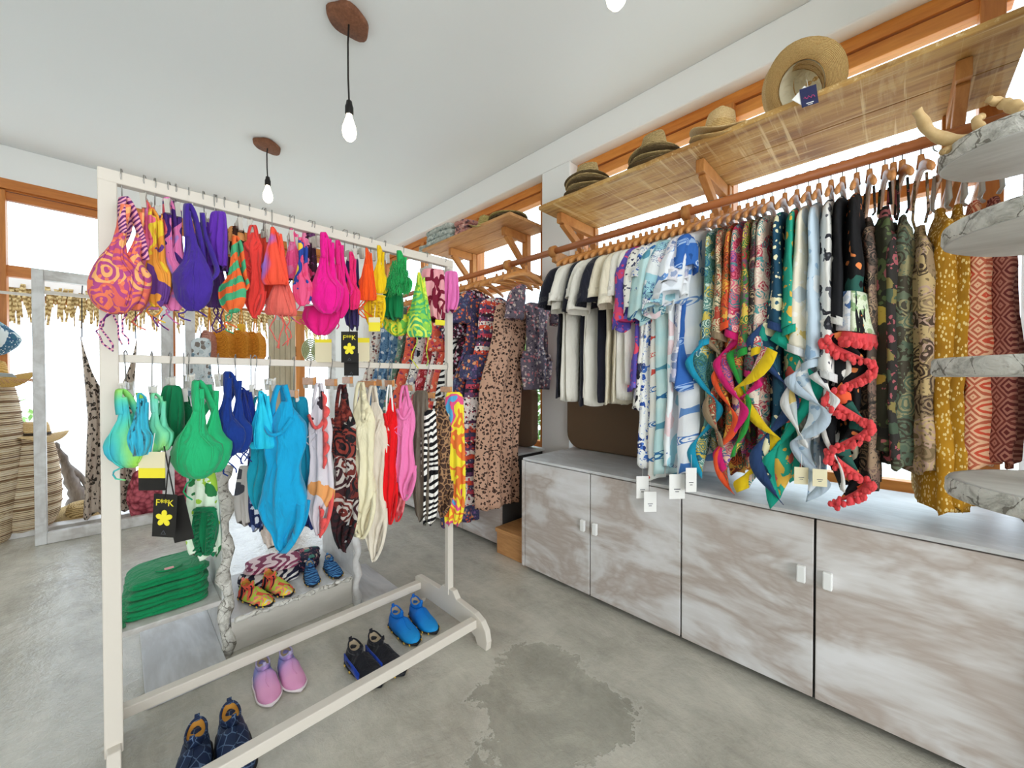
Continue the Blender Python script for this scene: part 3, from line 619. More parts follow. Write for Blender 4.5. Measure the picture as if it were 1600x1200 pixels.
def cascade(label, Y, mat, border, L, rz=0, ph=0, A=.04, nz=3, z0=-.42, band=.026, hw=.2, th=.028, name='kaftan', fringe=None, group='kaftans with coloured hems on the wall rod', slant=.5):
    """square-cut kaftan: straight upper panel with a slanted coloured hem, under it the corner falls in curling folds edged by the border"""
    t = thing(name, label, 'kaftan', (RX, Y, GZ-.045), rz, group)
    rows = [(0, 0, 0, .05, .012), (0, 0, -.03, .12, .02), (0, 0, -.09, hw*.98, .022), (-.004, 0, -.25, hw, th), (-.01, 0, lerp(-.25, z0, .6), hw+.008, th*1.4), (-.012, 0, z0, hw+.014, th*1.9)]
    MB().loft(rows, 36, 26, fold=.008, fk=3.4, ph=ph, crumple=.006, slant=slant, open_=True).build('body', mat, t)
    rows = [(-.012, 0, z0+.002, hw+.0165, th*1.98), (-.012, 0, z0-.030, hw+.018, th*2.06)]
    m_ = MB().loft(rows, 36, 4, ph=ph, open_=True)
    m_.v = [(x, y+.008*sin(x*16+ph), z+slant*y) for x, y, z in m_.v]; m_.build('hem_border', border, t)
    rows = [(0, 0, z0+.05, hw-.02, th), (.005, 0, lerp(z0, -L, .4), hw-.03, th*1.05), (.02, 0, lerp(z0, -L, .75), hw-.05, th*.9), (.04, 0, -L*.95, hw-.09, th*.6)]
    MB().loft(rows, 30, 20, fold=.012, fk=3.4, ph=ph+1, crumple=.008, hem=.012, open_=True).build('lower_body', mat, t)
    n = 14*nz; xh = -hw-.004; P = []; Q = []; hp = []
    for i in range(n+1):
        u = i/n; th_ = pi*nz*u+ph; g = lerp(1, .65, u); z = lerp(z0-.0, -L+.02, u)
        y = A*g*sin(th_); x = xh-.020*cos(th_*.5+.6)-.006
        d = Vector((-.15, sin(th_), -.55-.25*cos(th_)**2)).normalized()
        bd = Vector((x, y, z)); h = bd+d*band*(1+.25*sin(u*17+ph))
        s_ = Vector((xh+.05, -y*.35, min(z0+.02, z+.09)))
        P.append([s_, s_.lerp(bd, .35)+Vector((-.014, -d.y*.006, 0)), s_.lerp(bd, .72)+Vector((-.012, 0, 0)), bd]); Q.append([bd, bd.lerp(h, .5)+Vector((-.003, 0, 0)), h]); hp.append(h)
    MB().grid(P).build('cascade', mat, t, solid=.003)
    MB().grid(Q).build('border', border, t, solid=.004)
    if fringe:
        pw2 = [m_print('patchwork_white_blue', 'floral', ['e6e6e8', '4a6a9c', 'c8d0dc', '8898b8'], 34), m_print('patchwork_green', 'floral', ['dfe6cc', '8fae7c', 'c8d4a8', 'a8bc90'], 34)]
        for j, (a0, a1) in enumerate(((pi*.62, pi*1.0), (pi*1.0, pi*1.4))):
            G_ = []
            for q in range(7):
                zq = lerp(z0+.15, z0+.004, q/6); hq = lerp(hw+.006, hw+.017, q/6); tq = lerp(th*1.3, th*1.97, q/6)
                G_.append([Vector((-.012+hq*cos(lerp(a0, a1, w_/8))*1.01, tq*1.05*sin(lerp(a0, a1, w_/8)), zq+slant*tq*sin(lerp(a0, a1, w_/8))*.9)) for w_ in range(9)])
            MB().grid(G_).build('patch', pw2[j], t, solid=.004)
        f = MB(); r = random.Random(3)
        for k in range(len(hp)*3-2):
            h = hp[k//3].lerp(hp[min(len(hp)-1, k//3+1)], (k % 3)/3)
            f.ball((h.x-.006+r.uniform(-.010, .006), h.y+r.uniform(-.010, .010), h.z-.004+r.uniform(-.010, .008)), r.uniform(.007, .0115), 6, 4, (1, 1, 1.3))
        for j in range(46): y = lerp(-1.7*th, 1.7*th, (j % 23)/22); f.ball((-.012-hw-.018+.09*(abs(y)/.06)**2+r.uniform(-.006, .006), y+r.uniform(-.005, .005), z0-.03-(.012 if j > 22 else 0)+slant*y), r.uniform(.009, .013), 6, 4, (1, 1, 1.3))
        o = f.build('pompom_trim', fringe, t); o['kind'] = 'stuff'
    return t
def halter(label, Y, mat, zt, L, rz=0, ph=0, hw=.17, th=.035, strap=.004, smat=None, name='halter_dress', flare=.0, gath=True, group='batik dresses at the right end of the rod'):
    t = thing(name, label, 'dress', (RX, Y, GZ-.045), rz, group)
    rows = [(0, 0, zt+.08, .03, .010), (0, 0, zt+.03, .07, .016), (0, 0, zt, hw*.8, .024), (0, 0, zt-.12, hw, th), (0, 0, lerp(zt, -L, .6), hw+flare*.5, th*1.05), (0, 0, -L+.05, hw+flare, th*1.1), (0, 0, -L, hw+flare*.9, th*.9)]
    MB().loft(rows, 34, 30, fold=.014, fk=3.6, ph=ph, crumple=.010, hem=.014, open_=True).build('body', mat, t)
    for s_ in (-1, 1): MB().tube([(s_*.03, s_*.012, .015), (s_*.045, s_*.016, zt*.5), (s_*.03, s_*.01, zt+.085)], strap, 6).build('strap', smat or mat, t)
    return t
def dress(label, Y, mat, L, rz=0, ph=0, X=RX, hw=.2, th=.04, fwd=0, flare=.03, sleeve=0, zt=-.0, name='long_dress', tiers=0, tmats=None, group='long dresses on the rod left of the pier', fold=.02):
    t = thing(name, label, 'dress', (X, Y, GZ-.045), rz, group)
    rows = [(0, 0, zt, .07, .014), (0, 0, zt-.04, .15, .022), (0, 0, zt-.12, hw-.02, .032), (-fwd*.2, 0, -.45, hw-.03, th), (-fwd*.7, 0, -.8, hw, th*1.1), (-fwd, 0, lerp(-.8, -L, .6), hw+flare*.7, th*1.2), (-fwd, 0, -L, hw+flare, th*1.3)]
    MB().loft(rows, 40, 34, fold=fold, fk=4.0, ph=ph, crumple=.008, hem=.01, open_=True).build('body', mat, t)
    if tiers:
        for k in range(tiers):
            z = lerp(-.55, -L+.16, k/max(1, tiers-1)); m_ = (tmats or [mat])[k % len(tmats or [mat])]
            f = fwd*min(1, -z/.85)
            MB().loft([(-f, 0, z, hw+.002, th*1.12), (-f, 0, z-.06, hw+.022, th*1.3), (-f, 0, z-(.17 if k < tiers-1 else .15), hw+.04, th*1.6)], 44, 9, fold=fold*1.1, fk=5, ph=ph+k, crumple=.008, hem=.008, open_=True).build('tier', m_, t)
    if sleeve:
        for s_ in (-1, 1):
            MB().loft([(s_*.15, 0, -.05, .03, .018), (s_*.2, 0, -.1, .06, .032), (s_*.235, 0, -.2, .07, .04), (s_*.25, 0, -sleeve, .085, .05)], 20, 12, fold=.014, fk=2, ph=ph, crumple=.012, hem=.01).build('sleeve', mat, t)
    return t
def Yrod(px): return atX(px, 354, RX).y if False else (lambda d: d.y*RX/d.x)(ray(px, 330))
def bottom(py, Y, X=1.88):
    """garment length below the hanger neck so that the hem reaches the row py"""
    v = Vector((X, Y, CAM_H)); d = v.x*sin(radians(YAW))+v.y*cos(radians(YAW)); return GZ-.045-(CAM_H-(py-593)/F*d)

CW = m_cloth('white_cotton', 'f0ece2', 'e2ddd0'); CW2 = m_cloth('cream_cotton', 'ece3cd', 'ded4bb'); CB = m_cloth('navy_black_cotton', '17171f', '1f2030')
# t-shirts -------------------------------------------------------------
tees = [(901, 622, CB, 'black t-shirt at the far left end of the wall rod, beside the white pier'),
        (911, 627, CW, 'white t-shirt directly right of the leftmost black t-shirt'),
        (921, 626, CW, 'second white t-shirt from the left, left of the middle black t-shirt'),
        (933, 634, CB, 'black t-shirt in the middle of the white t-shirts'),
        (944, 622, CW, 'white t-shirt directly right of the middle black t-shirt'),
        (954, 634, CW, 'longest white t-shirt, directly left of the third black t-shirt'),
        (966, 628, CB, 'third black t-shirt from the left, wide sleeve in full view'),
        (979, 632, CW2, 'cream t-shirt directly right of the third black t-shirt'),
        (990, 630, CW2, 'cream t-shirt second to the right of the third black t-shirt'),
        (1001, 624, CW, 'white t-shirt left of the one with pink sleeve lettering')]
for i, (hx, by, m_, lab) in enumerate(tees):
    Y = Yrod(hx); rod_hanger(Y, 'wooden hanger holding the '+' '.join(lab.split()[:11]).rstrip(','), 0, rz=.0)
    tee(lab, Y, m_, bottom(by, Y), rz=(-.03, .02, -.08, .03, -.05, -.10, -.04, -.12, .0, -.06)[i], ph=i*1.7, sl=(.30, .33, .29, .34, .28, .36, .33, .30, .35, .31)[i], so=(.02, .0, .03, .0, .02, .04, .05, .01, .03, .0)[i], sw=(.07, .065, .08, .07, .075, .085, .085, .075, .07, .07)[i])
pinkmat = m_plain('sleeve_pink', 'e2447f', .8); Y = Yrod(1010); rod_hanger(Y, 'wooden hanger holding the white t-shirt with pink sleeve band', 0)
tee('white t-shirt with a pink band at the sleeve hem, last of the t-shirts', Y, CW, bottom(600, Y), ph=3, trim=pinkmat, sl=.42)
# printed shirts -------------------------------------------------------
P1 = m_print('purple_coral_print', 'floral', ['5a4fa8', 'e8506a', 'd94a78', '7a6cc8', 'f07a88'], 14)
P2 = m_print('black_white_flower_print', 'floral', ['f0ede4', '22222c', '3a3c58', 'a8a8b8'], 16)
P3 = m_print('blue_whale_print', 'floral', ['f2f3f0', '2f55a8', '4a78c8', 'f2f3f0', '2a4488'], 24, .9)
P3b = m_print('sea_life_print', 'motif', ['e9f0ee', '2f6fae', 'f3ece0', 'd8564a'], 9)
P4 = m_print('aqua_fish_print', 'motif', ['b5dbdc', '2f6c9c', 'cfe6e2', '5a9ab0'], 5.5)
P5 = m_print('coral_branch_print', 'coral', ['a9dbe6', '2a4f96', 'eef3f4', 'f0d8da'], 13)
P6 = m_print('blush_print', 'floral', ['e8e6ec', '9aa8c8', 'c8c4d8', '7f90b8'], 18)
P7 = m_print('royal_blue_fish_print', 'motif', ['2f62b4', 'cfe0f4', '3a70c0', 'a6c4ea'], 7)
P8 = m_print('white_blue_fish_print', 'motif', ['f4f6f8', '4a7fc6', 'e6edf6', '6c98d4'], 6)
sh = [(1019, 610, P1, 'shirt with purple and coral print directly right of the t-shirts', .45, .0, 'shirt'),
      (1030, 640, P2, 'shirt with black and white flower print beside the purple one', .4, .0, 'shirt'),
      (1041, 728, P3, 'white long shirt with small navy whales and stars, reaching the counter edge', .25, 0, 'l'),
      (1052, 748, P3b, 'white long shirt with coloured sea life, behind the pale aqua fish shirt', .3, 0, 'l'),
      (1062, 742, P4, 'pale aqua long shirt with large fish print and a wide sleeve', .42, .03, 'l'),
      (1075, 730, P5, 'long shirt with blue and blush coral branch print', .40, .03, 'l'),
      (1087, 600, P6, 'greyish white patterned shirt between coral print and royal blue shirts', .3, 0, 'l'),
      (1098, 610, P7, 'royal blue shirt with pale fish print', .24, -.03, 'l'),
      (1112, 741, P8, 'white long shirt with sketchy blue fish, rightmost of the fish shirts', .36, .05, 'l')]
for i, (hx, by, m_, lab, slv, so, k) in enumerate(sh):
    Y = Yrod(hx); rod_hanger(Y, 'wooden hanger holding the '+' '.join(lab.split()[:11]).rstrip(','), 0)
    long_shirt(lab, Y, m_, bottom(by, Y), rz={4: -.16, 5: -.14, 8: -.30}.get(i, -.05), ph=i*1.3+1, slv=slv, so=so, th={4: .036, 5: .036, 8: .045}.get(i, .03))
# white swing tags on the long shirts
def swing_tag(label, p, w_, h_, mat, rz=0, string=.12, tilt=0, marks=None, th=.002, mark_mat='tagink', name='price_tag'):
    t = thing(name, label, 'tag', p, rz); t.rotation_euler = (0, tilt, rz)
    MB().box(-w_/2, -th/2, -h_, w_/2, th/2, 0).build('card', M[mat] if isinstance(mat, str) else mat, t)
    MB().tube([(0, 0, -.008), (.001, 0, string*.5), (0, 0, string)], .0008, 4).build('string', M['tagwhite'], t)
    if marks:
        f = MB()
        for (x0, z0, x1, z1) in marks: f.box(x0*w_, -th/2-.0008, z0*h_, x1*w_, -th/2+.0002, z1*h_)
        f.build('print', M[mark_mat], t)
    return t
mk = [(-.2, -.62, .2, -.59), (-.12, -.72, .12, -.69)]
for px, py, w_, h_, lab in ((1004, 744, .062, .11, 'white price tag with small anchor mark, leftmost under the whale shirt'), (1016, 768, .062, .10, 'white price tag hanging lowest in front of the counter edge'), (1058, 741, .075, .115, 'larger white price tag under the coral branch shirt'), (1080, 731, .05, .11, 'white price tag under the royal blue shirt')):
    p = atX(px, py, 1.825); swing_tag(lab, p, w_, h_, 'tagwhite', rz=radians(-42), marks=mk, string=.06)
# kaftans --------------------------------------------------------------
def pal(name, *c, **k): return m_print(name, k.get('kind', 'paisley'), list(c), k.get('scale', 34), k.get('w', .5))
TQ = m_cloth('turquoise_border', '1f9ec2'); TAN = m_cloth('tan_border', '9a8468'); ORG = m_cloth('orange_border', 'f4592c'); MAG = m_cloth('magenta_border', 'd81f70'); GRN = m_cloth('green_border', '2e9a3c'); YEL = m_cloth('yellow_border', 'f5cf1c'); NVY = m_cloth('navy_border', '2c4674'); TEAL = m_cloth('teal_border', '16a68c'); WHT = m_cloth('sheer_white_border', 'e6e6e4'); LBL = m_cloth('pale_blue_border', 'c3d4e2'); CORALM = m_cloth('coral_pompom', 'f25c58', 'd83a48'); BLKW = m_cloth('white_stripe_border', 'ece9e2')
ka = [(1127, 745, pal('teal_paisley', '5c8f86', '2f6f8c', 'd8c25a', '3b6d60', 'c8dcd0'), TQ, 'kaftan in teal and gold paisley with turquoise border', .05, 4, -.55),
      (1141, 700, pal('cream_paisley', 'd8c9a4', '8a6a4a', 'b44a3a', '5a6a58'), TAN, 'cream paisley kaftan with tan border', .035, 4, -.52),
      (1155, 770, pal('orange_paisley', 'd96a34', '7a3a28', 'e8b04a', '5f6a48', 'c83c30'), ORG, 'rust paisley kaftan with bright orange border', .04, 5, -.48),
      (1168, 740, pal('pink_paisley', 'e8708c', '7a5aa8', 'f0c8b0', 'c83a5c', '4a9aa0'), MAG, 'pink paisley kaftan with magenta border', .05, 4, -.52),
      (1180, 720, pal('green_red_paisley', '3f7a44', 'c23a3c', 'd8b850', '7a4a6c'), GRN, 'green and red paisley kaftan with green border', .03, 3, -.6),
      (1192, 640, pal('dark_paisley', '3c3434', '7a3a4a', '4a6a60', 'b8a080'), MAG, 'dark maroon paisley kaftan between green and rose ones', .02, 3, -.7),
      (1206, 772, pal('rose_paisley', 'e9c8b8', 'c8485c', 'f2e4d0', '5aa0a0'), YEL, 'rose paisley kaftan with broad yellow border reaching the counter', .045, 4, -.6),
      (1226, 782, pal('bottle_print', '1f4860', '27a08c', 'f0e8c0', '2c5c74', kind='floral', scale=13), NVY, 'navy kaftan with pale motifs and navy border', .05, 4, -.5),
      (1245, 786, pal('sun_print', '2aa58a', 'f3e6a4', 'e8b84c', 'e86a5c', kind='floral', scale=12), TEAL, 'teal kaftan with yellow motifs and teal border', .06, 3, -.52),
      (1263, 700, pal('pale_yellow_sheer', 'efe6d0', 'e4c878', 'f4efe4', 'c8d0d0', kind='floral', scale=10), WHT, 'sheer cream and yellow kaftan left of the pale blue one', .03, 3, -.6),
      (1279, 784, pal('pale_blue_sheer', 'c6d8e6', 'f0f2f2', '9ab8d4', 'dfe6ea', kind='floral', scale=11), LBL, 'sheer pale blue kaftan hanging almost to the counter', .045, 5, -.66),
      (1298, 690, pal('scroll_print', 'f0eee8', '35353c', 'f0eee8', '6a6a70', kind='floral', scale=18, w=1.4), WHT, 'white kaftan with black scroll print', .025, 3, -.7)]
for i, (hx, by, m_, bd, lab, A_, nz, z0) in enumerate(ka):
    Y = Yrod(hx); rod_hanger(Y, 'reddish wooden hanger holding the '+' '.join(lab.split()[:10]).rstrip(','), 1, rz=.04)
    cascade(lab, Y, m_, bd, bottom(by, Y), ph=i*1.9, A=A_*1.0, nz=max(2, nz-1), z0=z0, band={6: .055, 7: .042, 8: .052}.get(i, .026 if A_ < .045 else .034), slant=(.5 if i % 2 else -.4), rz=.03*((i % 3)-1))
Y = Yrod(1316); rod_hanger(Y, 'reddish wooden hanger holding the black and white triangle kaftan', 1)
cascade('black kaftan with white triangles and a curling white hem', Y, pal('triangle_print', '1b1b1e', 'eceae4', '1b1b1e', '1b1b1e', kind='floral', scale=16, w=.1), BLKW, bottom(770, Y), A=.035, nz=3, z0=-.5, band=.014, ph=2)
Y = Yrod(1338); rod_hanger(Y, 'reddish wooden hanger holding the coral pompom kaftan', 1)
cascade('black floral kaftan with coral pompom trim zigzagging down to the counter', Y, m_print('black_orange_flowers', 'floral', ['161517', 'f0643c', 'e8884c', '161517', 'd8d0b8', '161517', '2a5a50'], 10), CORALM, bottom(796, Y), A=.055, nz=6, z0=-.56, band=.020, ph=1, fringe=CORALM, th=.038, slant=.2)
# batik dresses --------------------------------------------------------
B1 = pal('taupe_paisley', '5d5148', '8a6f62', '3c3834', 'a48a70', scale=34); B2_ = pal('olive_flower_batik', '3a3a2c', 'c8a94c', '5c6a44', '2c2c28', 'b86a6c', kind='floral', scale=11)
B3 = pal('dark_flower_batik', '33302c', '8a7c48', 'a85a60', '4a5a48', kind='floral', scale=18); B4 = pal('sage_batik', '6c7660', '4a4438', '98906a', '5a6a58', scale=24); B5 = pal('brown_paisley_batik', '7d6a4c', 'c2a878', '4c3c30', '9a8264', 'b89a88', scale=24)
B6 = m_print('mustard_squiggle', 'speck', ['c8901e', 'ecd08a', 'a4721a'], 130); B7 = m_print('coral_batik', 'batik', ['f2c09a', 'd8563c', 'c8684c'], 14); B8 = m_print('maroon_batik', 'batik', ['b87a68', '6e2f2c', '7c3c34'], 14)
ha = [(1358, 770, B1, 'taupe paisley halter dress beside the coral pompom kaftan', -.18, .16, .03), (1382, 712, B2_, 'olive and yellow flowered halter dress', -.15, .16, .035), (1409, 735, B3, 'sage batik halter dress second from the mustard one', -.2, .165, .036), (1438, 742, B5, 'brown paisley gathered halter dress left of the mustard one', -.25, .17, .042)]
for i, (hx, by, m_, lab, zt, hw, th) in enumerate(ha):
    Y = Yrod(hx); rod_hanger(Y, 'reddish wooden hanger holding the '+lab, 1, rz=.1)
    halter(lab, Y, m_ if i != 2 else B4, zt, bottom(by, Y), ph=i*2+1, hw=hw, th=th, smat=m_ if i else B1, rz=.06)
Y = Yrod(1395); rod_hanger(Y, 'reddish wooden hanger holding the dark flowered halter dress', 1)
halter('dark flowered halter dress just left of the sage one', Y, B3, -.22, bottom(725, Y), ph=7, th=.03)
for hx, by, m_, lab, th in ((1470, 806, B6, 'long mustard yellow squiggle patterned sarong dress hanging to the counter', .052), (1493, 800, B6, 'second mustard sarong, darker and behind the longest one', .03), (1519, 735, B7, 'coral and peach batik sarong dress', .045), (1548, 730, B8, 'maroon and coral batik sarong at the right end of the rod', .04)):
    Y = Yrod(hx); rod_hanger(Y, 'clip hanger holding the '+lab, 1, rz=.1, drop=.03)
    halter(lab, Y, m_, -.20, bottom(by, Y), ph=hx, hw=.15, th=th, strap=.006, smat=M['clear'], flare=.03, rz=.08, name='sarong')
for i, (px, py, lab) in enumerate(((1252, 730, 'cream price tag under the teal kaftan'), (1281, 733, 'cream price tag beside the pale blue kaftan, above the counter'))):
    swing_tag(lab, atX(px, py, 1.83), .045, .065, 'tagcream', rz=radians(-65), marks=mk, string=.05)

# dresses left of the pier ---------------------------------------------
LEO = m_print('leopard_print', 'leopard', ['c99f86', '6a4638', '2a1c1a'], 46); LFL = m_print('grey_lilac_flowers', 'floral', ['6f6470', 'b8a0a8', '3c3848', 'c87a80', 'd0c0b8'], 44)
TR1 = m_print('navy_orange_floral', 'floral', ['3f4260', 'd8603c', '7a5a8c', 'e8a06c', '5c6a88'], 38); TR2 = m_print('white_black_red_floral', 'floral', ['f0e8e0', '2a2430', 'a8344c', '3a3440', 'e8d0c8'], 46); TR3 = m_print('mixed_small_floral', 'tiers', ['4a4a6c', 'e2583c', 'efe6dc', '6c4468', '2c2834', 'c8485c'], 24)
CF = m_print('coral_flower_print', 'floral', ['e8684c', 'f2d0b8', 'c83c50', '4a4a7a', 'f09a6c'], 30); ZB = m_print('zebra_print', 'zebra', ['17161a', 'f2efe8'], 9); BWF = m_print('black_white_blossom', 'floral', ['221f26', 'f0e8e4', 'c0486a', 'dcd0dc'], 34); BLF = m_print('blue_flower_dress', 'floral', ['6a8fae', 'e4e8ea', '3a5f88', 'b8c8d4'], 22); RDF = m_print('red_small_flowers', 'floral', ['b03038', 'f0d8c8', 'e8909c', '7a2834'], 26); LIL = m_print('cream_dots', 'floral', ['efe6da', '8a4c48', 'c89a8c', '5a5058'], 30); GRF = m_print('green_flower_dress', 'floral', ['5a7a6c', 'e0e0d0', '8aa08c', 'c87a7a'], 22)
dl = [(822, 560, LFL, 'lilac grey flowered blouse with wide sleeve, beside the pier', dict(sleeve=.30, th=.03, zt=-.16, X=RX+.12, hw=.13)),
      (800, 795, LEO, 'long leopard print dress, rightmost of the long dresses by the pier', dict(fwd=.14, th=.055, zt=-.16, flare=.01)),
      (776, 788, TR3, 'tiered floral maxi dress in navy orange and white beside the leopard dress', dict(fwd=.16, th=.06, tiers=4, tmats=[TR1, TR2, TR3, TR2], flare=.05, zt=-.10)),
      (758, 820, TR1, 'navy and orange flowered dress behind the tiered dress', dict(fwd=.2, th=.04, sleeve=.3, zt=-.08)),
      (744, 700, BWF, 'black and white blossom dress with short sleeve', dict(fwd=.12, sleeve=.4, th=.04)),
      (732, 760, ZB, 'zebra striped dress with orange edge near the rack post', dict(fwd=.16, th=.04)),
      (720, 720, CF, 'coral flowered dress just right of the rack post', dict(fwd=.14, th=.05, sleeve=.5)),
      (706, 700, TR2, 'white black and red flowered dress behind the rack post', dict(fwd=.14, th=.05)),
      (692, 690, RDF, 'red small flowered dress seen through the rack', dict(fwd=.14, th=.05)),
      (678, 700, P2, 'black on white flowered dress seen through the rack', dict(fwd=.14, th=.05)),
      (662, 690, CF, 'coral dress seen through the rack below the maroon print top', dict(fwd=.14, th=.05)),
      (648, 690, GRF, 'grey green flowered dress seen through the rack', dict(fwd=.14, th=.05)),
      (634, 690, BLF, 'light blue patterned dress seen through the rack right of the black swing tag', dict(fwd=.14, th=.06)),
      (620, 690, BLF, 'second light blue patterned dress, farther along the wall', dict(fwd=.14, th=.06)),
      (606, 690, LIL, 'cream dress with small dots at the far end of the rod', dict(fwd=.14, th=.06))]
for i, (hx, by, m_, lab, kw) in enumerate(dl):
    Y = Yrod(hx); rod_hanger(Y, 'wooden hanger holding the '+' '.join(lab.split()[:11]).rstrip(','), 2 if i < 2 else 0, rz=-.15 if i < 3 else 0, drop=0)
    dress(lab, Y, m_, bottom(by, Y, RX-kw.get('fwd', 0)-.15), ph=i*1.4, **kw)
for i, (hx, lab) in enumerate(((786, 'empty wooden hanger just left of the frontmost empty hanger'), (808, 'frontmost empty wooden hanger with trouser bar, nearest the pier'))):
    rod_hanger(Yrod(hx), lab, 2, rz=-.25)
# ------------------------------------------------------------------ white swimwear rack
RY, RXL, RXR, RTOP, RMID = 1.63, -.02, 1.19, 1.855, 1.312
rack = thing('garment_rack', 'white painted two-tier wooden swimwear rack standing on the concrete floor', 'clothes rack', (0, RY, 0))
for x in (RXL, RXR):
    MB().box(x-.02, -.014, .15, x+.02 if x < 0 else x+.014, .014, RTOP).build('post', M['rack'], rack, bevel=.003)
MB().box(RXL-.02, -.0155, RTOP-.035, RXR+.016, .0155, RTOP+.002).build('top_bar', M['rack'], rack, bevel=.003)
MB().box(RXL+.02, -.012, RMID-.012, RXR-.014, .012, RMID+.012).build('middle_bar', M['rack'], rack, bevel=.002)
foot = [(-.30, 0), (-.305, .04), (-.295, .085), (-.265, .12), (-.215, .138), (-.075, .148), (-.045, .18), (.045, .18), (.075, .148), (.285, .142), (.31, .13), (.315, 0), (.25, 0), (.24, .03), (.2, .05), (-.17, .05), (-.22, .03), (-.235, 0)]
Mx = Matrix(((0, 0, 1, 0), (1, 0, 0, 0), (0, 1, 0, 0), (0, 0, 0, 1)))
for x in (RXL-.015, RXR-.015): MB().prism(foot, x, x+.03, Mx).build('foot', M['rack'], rack, bevel=.003)
MB().box(RXL+.016, -.235, .078, RXR-.016, -.195, .118).build('base_rail', M['rack'], rack, bevel=.003)
MB().box(RXL+.016, .245, .082, RXR-.016, .285, .12).build('base_rail', M['rack'], rack, bevel=.003)

def clip_hanger(label, X, zb, ztop, rz=0, wid=.06, wood=False):
    """hook over the bar at height zb, arms at ztop"""
    t = thing('clip_hanger', label, 'hanger', (X, RY, ztop), rz, 'clip hangers on the swimwear rack')
    h = zb-ztop
    pts = [(0, 0, .008), (0, 0, h-.035)]+[(0, .021*sin(radians(a))+.0, h-.012+.021*cos(radians(a))*-1+.0) for a in range(20, 20)]
    pts = [(0, 0, .006), (0, -.004, h*.6), (0, -.021, h-.01), (0, -.019, h+.006), (0, 0, h+.013 if h < 9 else 0), (0, .018, h+.004), (0, .020, h-.012)]
    MB().tube(pts, .0017, 5).build('hook', M['metal'], t)
    b = MB()
    if wood: b.bar((0, -wid, 0), (0, wid, 0), .012, .028)
    else: b.bar((0, -wid, 0), (0, wid, 0), .007, .016); b.bar((0, -.012, .004), (0, .012, .004), .01, .022)
    b.build('arm', M['hanger'] if wood else M['clear'], t, bevel=.002)
    for s_ in (-1, 1):
        MB().bar((0, s_*wid*.8, .014), (.004, s_*wid*.8, -.028), .018, .012).bar((.008, s_*wid*.8, .018), (.003, s_*wid*.8, -.02), .014, .003).build('clip', M['clear'], t)
    return t
FW = Vector((sin(radians(YAW)), cos(radians(YAW)), 0))
def seat_px(x0, y0, x1, y1, Y):
    c = atY((x0+x1)/2, y0, Y); dpt = c.dot(FW); e = atY((x0+x1)/2, y1, Y)
    return c, (x1-x0)/F*dpt/2, (y1-y0)/F*dpt
def strings(t, mat, pts, n, L, r=.0022, seed=0, spread=.03):
    rr = random.Random(seed)
    for k in range(n):
        p = Vector(pts[k % len(pts)]); a = rr.uniform(-1, 1); path = [p]
        for j in range(1, 8):
            u = j/7; path.append(p+Vector((spread*a*sin(u*3)+.012*sin(u*7+k), spread*.6*rr.uniform(-.4, .4), -L*u*rr.uniform(.93, 1))))
        MB().tube(path, r, 5).build('string', mat, t)
